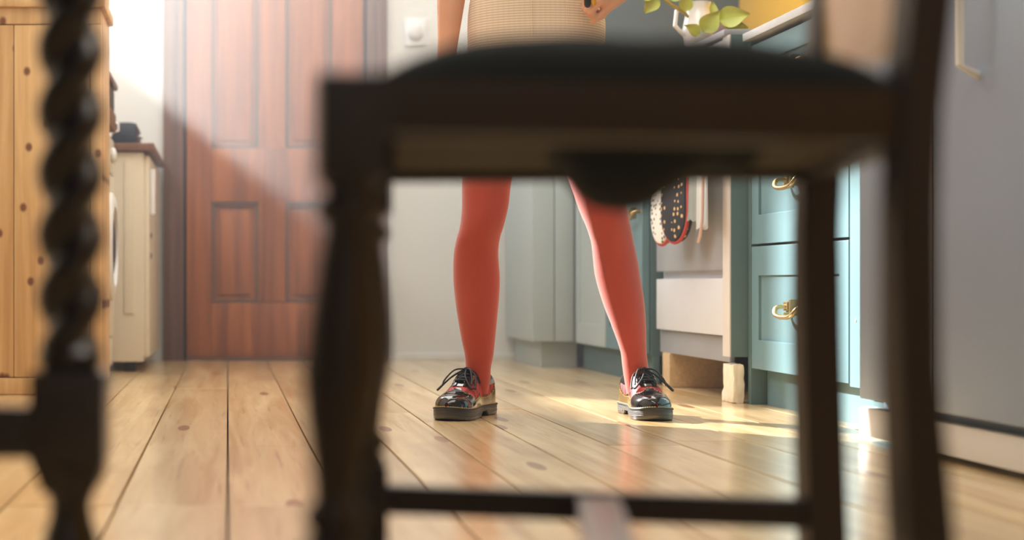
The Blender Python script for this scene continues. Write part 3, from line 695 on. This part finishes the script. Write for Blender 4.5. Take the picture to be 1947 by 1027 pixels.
# ================================================================== TABLE with barley twist legs
tb = thing('dining_table', (-.75, .9, 0), 'dark oak table with barley twist leg at the left edge of the foreground', 'table')
def tleg(cx, cy, name='leg'):
    b = MB(); q = .0275
    b.lathe([(0, .018), (.01, .028), (.03, .032), (.05, .028), (.066, .018), (.085, .017), (.105, .0215), (.118, .0195), (.13, .0155), (.14, .0145), (.15, .018), (.158, .024), (.168, .0275)], (cx, cy))
    b.box((cx-q, cy-q, .172), (cx+q, cy+q, .238), .004)
    b.rings([[(cx+s*k*math.cos(a), cy+s*k*math.sin(a), z) for a in [math.pi/4+math.pi/2*i for i in range(4)] for s in (1,)] for z, k in ((.150, .026), (.173, .0375))])
    b.lathe([(.236, .018), (.242, .0235), (.25, .0245), (.256, .02), (.26, .017)], (cx, cy))
    # twist: round rope on an offset spiral
    rs = []; n = 36; z = .255; pitch = .0452
    while z < .62:   # two-start barley twist
        th = math.pi*(z-.2884)/pitch
        r_ = [(.0150+.0100*abs(math.cos(2*math.pi*k/n-th))**1.3) for k in range(n)]
        rs.append([(cx+r_[k]*math.cos(2*math.pi*k/n), cy+r_[k]*math.sin(2*math.pi*k/n), z) for k in range(n)]); z += .0022
    b.rings(rs); b.box((cx-q, cy-q, .62), (cx+q, cy+q, .72), .004)
    return b.build(name, M['table'], tb)
TC = (-.1145, 1.15)
tleg(*TC); tleg(-1.40+.5, 1.15); tleg(-.1145-.02, .15-.6); tleg(-.90, .15-.6)
for y_ in (1.15, -.45): MB().box((-.875, y_-.012, .174), (-.14, y_+.012, .212), .004).build('stretcher', M['table'], tb)
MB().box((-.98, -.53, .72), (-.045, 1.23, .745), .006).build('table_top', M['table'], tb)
MB().box((-.88, 1.14, .64), (-.14, 1.16, .72), .003).build('apron', M['table'], tb)
MB().box((-.145, -.42, .64), (-.125, 1.13, .72), .003).build('apron', M['table'], tb)

# ================================================================== PERSON
pe = thing('person', (.75, 3.6, 0), 'person in coral red tights, checked skirt and tartan brogues standing astride', 'person')
D = 3.6; K = D/3000
LEFT = [(345, 878, 969), (395, 877, 962), (433, 873, 953), (452, 868.5, 948), (480, 865, 947), (527, 865.5, 952), (560, 868, 951), (597, 872, 947), (644, 879.5, 942), (676, 886, 938.5), (700, 888, 934), (722, 889, 933)]
RIGHT = [(345, 1081, 1176), (368, 1089, 1180.5), (401, 1099.6, 1186.5), (433, 1113.6, 1193.6), (461.5, 1125, 1202), (494, 1132, 1213), (527, 1138, 1220), (574, 1151, 1227), (620, 1167, 1229), (667, 1183, 1230), (695, 1187, 1233), (716, 1190, 1236)]
def leg_table(tab, hipx):
    """rows (z, cx, cy, half width x, half depth y)"""
    out = []
    for y, a, b_ in tab:
        z = .3-(y-541)*K; cx = ((a+b_)/2-433)*K; hw = (b_-a)/2*K
        # depth profile: knee forward, calf to the back
        cy = D + smooth_interp([(0, .02), (.10, .012), (.2, .012), (.30, .022), (.36, .012), (.43, -.018), (.52, -.016), (.8, 0)], z)
        hd = hw*smooth_interp([(0, 1.15), (.10, 1.15), (.2, 1.1), (.32, 1.12), (.43, 1.12), (.6, 1.05), (.9, 1)], z)
        out.append((z, cx, cy, hw, hd))
    top = out[0]
    for z, k in ((.62, .35), (.70, .62), (.78, .85), (.86, 1.0)):
        out.insert(0, (z, top[1]+(hipx-top[1])*k, D-.01, top[3]+(.072-top[3])*min(1, k*1.1), top[4]+(.080-top[4])*min(1, k*1.1)))
    b0 = out[-1] if out[-1][0] < .2 else min(out)
    out.append((.045, b0[1], b0[2], b0[3]*.72, b0[4]*.72)); out.sort(); return out
LT = leg_table(LEFT, .632); RT = leg_table(RIGHT, .772)
def leg_rings(tab, grow=0, z0=None, z1=None, n=28, step=.008):
    cols = list(zip(*tab)); zs = cols[0]; z = z0 if z0 is not None else zs[0]; end = z1 or zs[-1]; rs = []
    f = [[(zz, v) for zz, v in zip(zs, c)] for c in cols[1:]]
    while z <= end+1e-6:
        cx, cy, hw, hd = [smooth_interp(q, z) for q in f]
        r = []
        kn = math.exp(-((z-.445)/.03)**2)
        for k in range(n):
            a = 2*math.pi*k/n; c, s = math.cos(a), math.sin(a)
            ex = (hw+grow)*c; ey = (hd+grow)*s
            if s < 0: ey *= 1+.05*kn
            r.append((cx+ex, cy+ey, z))
        rs.append(r); z += step
    return rs
# body mesh: torso, legs, arms, head grown together
b = MB()
for tab in (LT, RT): b.rings(leg_rings(tab, -.003))
CXP = .703
tor = [(.80, .105, .085), (.86, .130, .098), (.92, .134, .100), (.98, .128, .092), (1.04, .120, .082), (1.10, .120, .082), (1.18, .134, .090), (1.26, .142, .090), (1.31, .125, .080), (1.345, .07, .06), (1.36, .045, .05), (1.42, .043, .047), (1.44, .04, .045)]
b.rings([[(CXP+rx*math.cos(2*math.pi*k/32), D+ry*math.sin(2*math.pi*k/32), z) for k in range(32)] for z, rx, ry in tor])
HC = Vector((CXP, D-.02, 1.515))
b.ell(HC, .072, .088, .108, 32); b.ell(HC+Vector((0, -.05, -.06)), .045, .04, .045, 20)
b.ell(HC+Vector((0, -.088, -.022)), .011, .017, .018, 14)
b.ell(HC+Vector((.073, .005, -.012)), .01, .017, .028, 14); b.ell(HC+Vector((-.073, .005, -.012)), .01, .017, .028, 14)
# right arm (photo left): hangs down
SHr, ELr, WRr = Vector((CXP-.15, D, 1.285)), Vector((.520, D+.03, 1.04)), Vector((.497, D-.01, .80))
b.tube([SHr+Vector((.03, 0, .01)), SHr, SHr.lerp(ELr, .5), ELr, ELr.lerp(WRr, .3), ELr.lerp(WRr, .75), WRr], [.045, .043, .037, .033, .034, .024, .020], 20)
def hand(b, W, down, side, fwd, curl, s=1.0, thumb_out=1.0):
    """W wrist, down = finger direction, side = towards thumb, fwd = palm normal; curl = list of bend radians per joint"""
    down, side, fwd = down.normalized(), side.normalized(), fwd.normalized()
    b.tube([W-down*.01, W+down*.03*s, W+down*.075*s], [.019*s, .024*s, .022*s], 16)
    for q in (-.026, -.009, .009, .026):
        b.tube([W+down*.02*s+side*q*.5*s, W+down*.08*s+side*q*s], [.0135*s, .0125*s], 12)
    for i, (q, L) in enumerate(((.027, .068), (.009, .076), (-.009, .071), (-.026, .056))):
        p = W+down*.082*s+side*q*s; dirv = down.copy(); pts = [p-down*.015*s, p]
        for j, fr in enumerate((.45, .30, .25)):
            dirv = Matrix.Rotation(curl[j], 3, side) @ dirv if False else (dirv*math.cos(curl[j])+fwd_perp(dirv, side, fwd)*math.sin(curl[j]))
            p = p+dirv.normalized()*L*fr*s; pts.append(p)
        b.tube(pts, [.0092*s, .0092*s, .0086*s, .0078*s, .0066*s], 12)
    tp = W+down*.025*s+side*.022*s+fwd*.006*s
    td = (down*.75+side*.62*thumb_out+fwd*.35).normalized()
    p1 = tp+td*.034*s; td2 = (down*.85+side*.15*thumb_out+fwd*.5).normalized(); p2 = p1+td2*.028*s; p3 = p2+td2*.02*s
    b.tube([tp-td*.01, tp, p1, p2, p3], [.013*s, .0135*s, .0108*s, .0098*s, .0075*s], 12)
    return pts
def fwd_perp(dirv, side, fwd):
    v = dirv.cross(side).normalized()
    v2 = v
    # choose the perpendicular that turns from finger direction towards the palm side
    ref = getattr(fwd_perp, 'ref', None)
    return v if ref is None or ref > 0 else -v
dn = Vector((-.04, 0, -1)); sd = Vector((.25, -1, 0)); fw = Vector((1, .25, 0))
fwd_perp.ref = 1 if dn.cross(sd).dot(fw) > 0 else -1
hand(b, WRr, dn, sd, fw, (.25, .35, .3), .95)
# left arm (photo right): forearm comes in from the right, fist at the hip
SHl, ELl, WRl = Vector((CXP+.15, D, 1.285)), Vector((1.04, D+.02, 1.07)), Vector((.876, D-.15, .948))
b.tube([SHl-Vector((.03, 0, -.01)), SHl, SHl.lerp(ELl, .5), ELl, ELl.lerp(WRl, .35), ELl.lerp(WRl, .8), WRl], [.045, .043, .037, .033, .034, .025, .021], 20)
dn = Vector((-1, -.05, -.28)).normalized(); fw = Vector((-.12, .45, -.85)).normalized(); fw = (fw-dn*fw.dot(dn)).normalized(); sd = Vector((0, -1, -.3)); sd = (sd-dn*sd.dot(dn)-fw*sd.dot(fw)).normalized()
fwd_perp.ref = 1 if dn.cross(sd).dot(fw) > 0 else -1
hand(b, WRl, dn, sd, fw, (.9, 1.35, 1.0), .98, .1)
FIST = WRl+dn*.085+fw*.022
bo = b.build('body', M['skin'], None)
rm = bo.modifiers.new('r', 'REMESH'); rm.mode = 'VOXEL'; rm.voxel_size = .0042; rm.use_smooth_shade = True
sm = bo.modifiers.new('s', 'SMOOTH'); sm.factor = .5; sm.iterations = 3
ev_apply(bo); bo.data.materials.clear(); bo.data.materials.append(M['skin']); bo.parent = pe; bo.matrix_parent_inverse = world(pe).inverted()
bo.data.shade_smooth()
# tights
b = MB(); b.rings(leg_rings(LT, .0008, .05, .80, 40, .005)); b.rings(leg_rings(RT, .0008, .05, .80, 40, .005))
b.rings([[(CXP+rx*1.02*math.cos(2*math.pi*k/32), D+ry*1.02*math.sin(2*math.pi*k/32), z) for k in range(32)] for z, rx, ry in ((.775, .105, .07), (.80, .115, .090), (.86, .132, .100), (.93, .136, .103), (.99, .128, .094))])
tg = b.build('tights', M['tights'], pe)
# skirt: tapered tube with slight flutes, hem lip, seams
SKZ = .830
def skirt_ring(z, g=0):
    t = (z-SKZ)/(1.06-SKZ); rx = .152+.012*math.sin(math.pi*min(1, t*1.2))-.030*t; ry = .118-.018*t; n = 64; r = []
    for k in range(n):
        a = 2*math.pi*k/n; f = 1+.012*math.sin(a*5+1)*(1-t)
        r.append((CXP+(rx+g)*f*math.cos(a), D+(ry+g)*f*math.sin(a), z+.004*math.sin(a*3)*(1-t)))
    return r
b = MB(); zs = [SKZ+i*(1.06-SKZ)/20 for i in range(21)]
b.rings([skirt_ring(z, .002) for z in zs]+[skirt_ring(z, -.002) for z in zs[::-1]]+[skirt_ring(zs[0], .002)], cap=False)
sk = b.build('skirt', M['skirt'], pe)
b = MB(); b.rings([skirt_ring(z, g) for z, g in ((SKZ-.018, .0005), (SKZ-.018, .0035), (SKZ+.0, .0042), (SKZ+.012, .0042), (SKZ+.013, .001), (SKZ-.018, .0005))], cap=False)
b.build('skirt_hem', M['skirt'], sk)
for px in (1018, 1076):
    p0 = P(px, 80, D-.118)
    pts = []
    for i in range(12):
        z = SKZ-.01+i*.018; r = skirt_ring(z, .0035); xx = p0.x
        best = min((q for q in r if q[1] < D), key=lambda q: abs(q[0]-xx)); pts.append((best[0], best[1], z))
    MB().tube(pts, .0013, 6, ends=False).build('seam', M['skirt'], sk)
# knitted top
b = MB(); tt = [(1.02, .135, .096), (1.06, .135, .095), (1.10, .135, .095), (1.18, .146, .101), (1.26, .152, .1), (1.31, .135, .088), (1.345, .075, .066)]
b.rings([[(CXP+rx*math.cos(2*math.pi*k/32), D+ry*math.sin(2*math.pi*k/32), z) for k in range(32)] for z, rx, ry in tt], cap=False)
for S, E in ((SHr, ELr), (SHl, ELl)): b.tube([S, S.lerp(E, .35), S.lerp(E, .7)], [.052, .046, .043], 20)
b.build('knitted_top', M['top'], pe)
b = MB(); b.ell(HC+Vector((0, .022, .025)), .082, .088, .102, 28); b.ell(HC+Vector((0, .055, -.09)), .07, .05, .12, 24); b.build('hair', M['hair'], pe)
for s in (-1, 1):
    MB().ell(HC+Vector((s*.028, -.079, .008)), .012, .008, .009).build('eye', M['eye'], pe)
MB().ell(HC+Vector((0, -.088, -.058)), .02, .007, .008).build('lips', M['lip'], pe)
# bracelet and rings
def torus_at(c, axis, R_, r_, m, name, n=28):
    axis = Vector(axis).normalized(); u = axis.orthogonal().normalized(); v = axis.cross(u)
    b = MB(); rs = []
    for i in range(n):
        a = 2*math.pi*i/n; d = u*math.cos(a)+v*math.sin(a); cc = Vector(c)+d*R_
        rs.append([cc+d*r_*math.cos(2*math.pi*k/8)+axis*r_*math.sin(2*math.pi*k/8) for k in range(8)])
    rs.append(rs[0]); b.rings(rs, cap=False); bmesh.ops.remove_doubles(b.bm, verts=b.bm.verts, dist=1e-5); return b.build(name, m, pe)
ad = (ELl-WRl).normalized()
torus_at(WRl+ad*.012, ad, .0235, .0035, M['gold'], 'bracelet'); torus_at(WRl+ad*.024, ad+Vector((.1, .1, .2)), .0255, .002, M['gold'], 'bracelet')
pf = WRl+dn*.082*.98+sd*.009
torus_at(pf+dn*.016*math.cos(.9)+fw*.016*math.sin(.9), dn*math.cos(.9)+fw*math.sin(.9), .0098, .0016, M['gold'], 'finger_ring')
# held tool
t = thing('kitchen_tool', FIST, 'slim black and amber handled tool gripped in the raised fist', 'tool')
TX = Vector((.781, 3.425, .908))
MB().tube([TX, TX+Vector((-.002, 0, .09))], .0075, 14, .9).build('black_grip', M['tool_black'], t)
MB().tube([TX+Vector((.0135, -.003, .002)), TX+Vector((.012, -.003, .085))], .0065, 12).build('amber_insert', M['tool_yellow'], t)
MB().tube([TX+Vector((.004, 0, .09)), TX+Vector((.002, 0, .17))], .004, 10).build('metal_shaft', M['steel2'], t)

# ---- shoes. local frame: +y toe, x across, origin at heel back on floor
L = .268
SW = [(0, .006), (.02, .020), (.06, .030), (.14, .0335), (.28, .0325), (.42, .033), (.55, .0385), (.68, .0445), (.78, .0455), (.87, .041), (.94, .030), (.98, .017), (1.0, .004)]
def sole_center(t): return .004*math.sin(t*math.pi*1.1)
def outline(grow=0, n=90):
    """closed outline (x, y) of the sole, counter-clockwise"""
    R_, L_ = [], []
    for i in range(n+1):
        t = (1-math.cos(math.pi*i/n))/2; w_ = smooth_interp(SW, t)+grow*min(1, 4*math.sin(math.pi*max(.0, min(1, t)))+.15)
        y = t*L+grow*(2*t-1 if (t < .08 or t > .92) else (2*t-1)); R_.append((sole_center(t)+w_, y)); L_.append((sole_center(t)-w_, y))
    return R_+L_[::-1]
UH = [(0, .054), (.04, .066), (.10, .070), (.20, .066), (.30, .065), (.38, .073), (.44, .078), (.50, .070), (.58, .058), (.66, .046), (.74, .037), (.82, .032), (.90, .0275), (.96, .021), (1.0, .008)]
def upper_pt(t, a, off=0):
    """t along, a 0..pi over the top from right to left"""
    w_ = smooth_interp(SW, t)*.93*(.985 if t < .9 else .985-.6*(t-.9)); h = smooth_interp(UH, t)-.0
    zb = .0255+.006*max(0, (t-.75)/.25)**2
    c, s = math.cos(a), math.sin(a)
    e = smooth_interp([(0, .8), (.3, .62), (.45, .62), (.6, .75), (.75, .8), (.9, .8), (1, .9)], t)
    x = math.copysign(abs(c)**e, c)*(w_+off); z = zb+(h)*(s**(e if t > .5 else .55)) + off*s
    lean_in = 1-.13*max(0, min(1, 1-abs(t-.35)/.35))*(max(0, (z-zb)/max(h, .001)))**1.6
    if t < .5 or True: x *= lean_in if t < .62 else 1-(1-lean_in)
    y = .006+t*(L-.012)+(off*(2*t-1))
    # heel counter leans forward a bit
    if t < .15: y += .006*(s)*(1-t/.15)
    return Vector((sole_center(t)+x, y, z))
def shoe(name, loc, rotz, mirror, label):
    root = bpy.data.objects.new(name, None); COL.objects.link(root); root.parent = pe; root.matrix_parent_inverse = world(pe).inverted()
    root['label'] = label
    me_objs = []
    def fin(b, nm, m, angle=40):
        if mirror: bmesh.ops.scale(b.bm, vec=(-1, 1, 1), verts=b.bm.verts)
        o = b.build(nm, m, None, angle=angle); o.parent = root; return o
    # --- sole
    ol = outline(); b = MB()
    def zbot(y):
        t = y/L
        if t < .27: return 0
        if t < .30: return .011*(t-.27)/.03
        if t < .40: return .011
        if t < .46: return .011*(1-(t-.40)/.06)
        return .006*max(0, (t-.8)/.2)**2
    def toespring(y): return .006*max(0, (y/L-.75)/.25)**2
    rs = []
    for k, (g, zf) in enumerate(((-.004, 0), (-.0005, .0015), (0, .006), (0, .0205), (-.0003, .022), (-.006, .0225))):
        r = []
        for (x_, y_) in outline(g if k != 5 else -.006): 
            zb_ = zbot(max(0, min(L, y_))); ts = toespring(max(0, y_)); 
            z = zb_+zf*(1 if zf < .004 else 1)
            if zf >= .006: z = max(zb_+.002 if zf < .01 else 0, zf+ts) if zf > .01 else zb_+.004
            r.append((x_, y_, z))
        rs.append(r)
    b.rings(rs); fin(b, 'sole', M['sole'], 50)
    # grooves along the sole edge
    b = MB()
    for zz in (.009, .0125, .016, .019):
        pts = [(x_, y_, zz+toespring(max(0, y_))) for (x_, y_) in outline(.0003) if not (.26 < y_/L < .47 and zz < .012)]
        seg = []
        for p in pts+[pts[0]]:
            if seg and (Vector(p)-Vector(seg[-1])).length > .02:
                if len(seg) > 2: b.tube(seg, .0007, 5, ends=False)
                seg = []
            if not seg or (Vector(p)-Vector(seg[-1])).length > .0015: seg.append(p)
        if len(seg) > 2: b.tube(seg, .0007, 5, ends=False)
    fin(b, 'sole_ridges', M['welt'])
    # --- welt
    b = MB(); rs = []
    for g, z in ((-.006, .022), (.0014, .022), (.0016, .024), (.0006, .026), (-.006, .026)):
        rs.append([(x_, y_, z+toespring(max(0, y_))) for (x_, y_) in outline(g)])
    b.rings(rs); fin(b, 'welt', M['welt'])
    b = MB(); o_ = outline(.0006); acc = 0; last = Vector((*o_[0], 0))
    for i in range(1, len(o_)):
        c = Vector((*o_[i], 0)); seg = (c-last); acc += seg.length
        if acc > .0052 and seg.length > 1e-5:
            d = seg.normalized(); z = .0263+toespring(max(0, c.y)); inn = Vector((-d.y, d.x, 0))*.0012
            b.tube([c+inn-d*.0015+Vector((0, 0, z)), c+inn+d*.0015+Vector((0, 0, z))], .0008, 5); acc = 0
        last = c
    fin(b, 'welt_stitching', M['stitch'])['kind'] = 'stuff'
    # --- upper as a fine grid; regions become overlays
    NT, NA = 130, 72
    def region(pred, off, th):
        b = MB(); V1 = {}; V0 = {}
        def v(d, i, j, o_):
            if (i, j) not in d: d[(i, j)] = b.bm.verts.new(upper_pt(i/NT, math.pi*j/NA, o_))
            return d[(i, j)]
        sel = {(i, j) for i in range(NT) for j in range(NA) if pred((i+.5)/NT, (j+.5)/NA)}
        for (i, j) in sel:
            q = [(i, j), (i+1, j), (i+1, j+1), (i, j+1)]
            b.bm.faces.new([v(V1, *k, off+th) for k in q]); b.bm.faces.new([v(V0, *k, off) for k in q[::-1]])
            for (di, dj, e) in ((-1, 0, (0, 3)), (1, 0, (1, 2)), (0, -1, (0, 1)), (0, 1, (3, 2))):
                if (i+di, j+dj) not in sel:
                    try: b.bm.faces.new([v(V1, *q[e[0]], off+th), v(V1, *q[e[1]], off+th), v(V0, *q[e[1]], off), v(V0, *q[e[0]], off)])
                    except ValueError: pass
        return b
    OP0, OP1 = .10, .46   # ankle opening
    def opening(t, a):
        m_ = .5-a; return OP0 < t < OP1 and abs(m_) < .30*math.sin(math.pi*min(1, (t-OP0)/(OP1-OP0)*.9+.1))**.5
    def tongue_gap(t, a): return OP1-.02 <= t < .66 and abs(a-.5) < .045
    fin(region(lambda t, a: not opening(t, a), -.0015, .0015), 'tartan_upper', M['tartan'])
    def wing(t, a):
        s_ = abs(a-.5)*2   # 0 at top, 1 at the welt
        edge = .735-.055*max(0, 1-s_*5)*-1*-1+.09*max(0, 1-(s_)*5) *-1
        # W shaped edge: peak in the centre, dips back along the sides
        edge = .73-.05*max(0, 1-s_*6)+.035*math.exp(-((s_-.30)/.16)**2)-.10*max(0, s_-.45)
        return t > edge+.004*math.sin(s_*60)
    fin(region(wing, .0002, .0014), 'toe_cap', M['patent'])
    def hf(t, a): return max(1e-6, math.sin(math.pi*a))**(.75 if t > .5 else .55)
    def cf(t): return smooth_interp([(0, .62), (.08, .60), (.16, .42), (.3, .30), (.5, .30), (.66, .42), (.74, .5)], t)
    def counter(t, a):
        s_ = abs(a-.5)*2
        top = .74-.16*math.cos(t*math.pi*2.2) if t > .12 else .40
        return t < .74 and hf(t, a) < cf(t)+.012*math.sin(t*190)
    fin(region(lambda t, a: counter(t, a) and not wing(t, a), .0001, .0012), 'heel_counter', M['olive'])
    def collar(t, a):
        m_ = abs(.5-a)
        if not (.03 < t < OP1+.02): return False
        o2 = .30*math.sin(math.pi*min(1, max(0, (t-OP0)/(OP1-OP0))*.9+.1))**.5 if t > OP0 else .0
        return (not opening(t, a)) and hf(t, a) > smooth_interp([(0, .62), (.12, .66), (.2, .64), (.45, .66)], t) and t < .44
    fin(region(collar, .0006, .0018), 'collar', M['patent'])
    def facing(t, a):
        m_ = abs(a-.5); 
        if opening(t, a) or tongue_gap(t, a): return False
        return .38 < t < .665 and m_ < .25-.16*max(0, (t-.44)/.22)+.006*math.sin(t*170)+.01
    fin(region(facing, .001, .0016), 'lace_facing', M['patent'])
    fin(region(lambda t, a: OP1-.07 <= t < .66 and abs(a-.5) < .075, .0000, .0012), 'tongue', M['patent'])
    # brogue holes: small dots along the toe cap edge and the facing
    b = MB()
    for i in range(26):
        a = .06+.88*i/25; s_ = abs(a-.5)*2
        t = .73-.05*max(0, 1-s_*6)+.035*math.exp(-((s_-.30)/.16)**2)-.10*max(0, s_-.45)-.006
        p = upper_pt(t, math.pi*a, .0012); b.ell(p, .0013, .0013, .0012, 6)
    for i in range(18):
        t = .14+.5*i/17
        for s in (-1, 1):
            aa = math.asin(min(1, (cf(t)-.04)**(1/(.75 if t > .5 else .55))))/math.pi; a = aa if s < 0 else 1-aa; b.ell(upper_pt(t, math.pi*a, .0012), .0012, .0012, .0012, 6)
    fin(b, 'brogue_edging', M['stitch'])['kind'] = 'stuff'
    # --- laces
    b = MB(); rows = [.47, .515, .56, .60]
    for k, t in enumerate(rows):
        l_, r_ = .5+.075, .5-.075
        mid = upper_pt(t+.004, math.pi*.5, .0058)
        b.tube([upper_pt(t, math.pi*(l_+.02), .001), upper_pt(t, math.pi*l_, .0045), mid, upper_pt(t, math.pi*r_, .0045), upper_pt(t, math.pi*(r_-.02), .001)], .0022, 8)
        if k < 3: b.tube([upper_pt(t, math.pi*l_, .005), upper_pt((t+rows[k+1])/2, math.pi*.5, .0068), upper_pt(rows[k+1], math.pi*r_, .005)], .0021, 8)
    kn = upper_pt(.475, math.pi*.5, .009); b.ell(kn, .0065, .0055, .0045, 12)
    def loop(dx, dy, dz, wd):
        c0 = kn; e = kn+Vector((dx, dy, dz)); sdv = Vector((-dy, dx, 0)).normalized()*wd; m1 = kn.lerp(e, .5)
        b.tube([c0, m1+sdv+Vector((0, 0, .008)), e+sdv*.4, e, e-sdv*.6, m1-sdv+Vector((0, 0, .004)), c0], .0019, 8, sub=5)
    loop(.056, .030, -.046, .011); loop(-.036, .050, -.040, .011)
    b.tube([kn, kn+Vector((.020, .022, -.002)), kn+Vector((.034, .045, -.022)), kn+Vector((.036, .056, -.034))], .0019, 8, sub=4)
    b.tube([kn, kn+Vector((-.018, .024, -.001)), kn+Vector((-.030, .046, -.020)), kn+Vector((-.034, .06, -.032))], .0019, 8, sub=4)
    fin(b, 'laces', M['lace'])
    root.matrix_world = Matrix.Translation(loc) @ Matrix.Rotation(rotz, 4, 'Z')
    root.matrix_parent_inverse = Matrix.Translation(pe.location).inverted()
    root.matrix_basis = Matrix.Translation(loc) @ Matrix.Rotation(rotz, 4, 'Z')
    return root
def place(name, ankle, phi, mirror, label):
    # toe direction: (-sin phi, -cos phi); ankle sits .27 L from the heel
    d = Vector((-math.sin(phi), -math.cos(phi), 0)); heel = Vector((ankle[0], ankle[1], 0))-d*.27*L
    return shoe(name, heel, math.pi-phi, mirror, label)
place('shoe', (.5716, 3.625), math.radians(29), False, 'black patent and red tartan lace-up brogue turned to the left')
place('shoe', (.9420, 3.640), math.radians(1), True, 'black patent and red tartan lace-up brogue pointing at the camera')
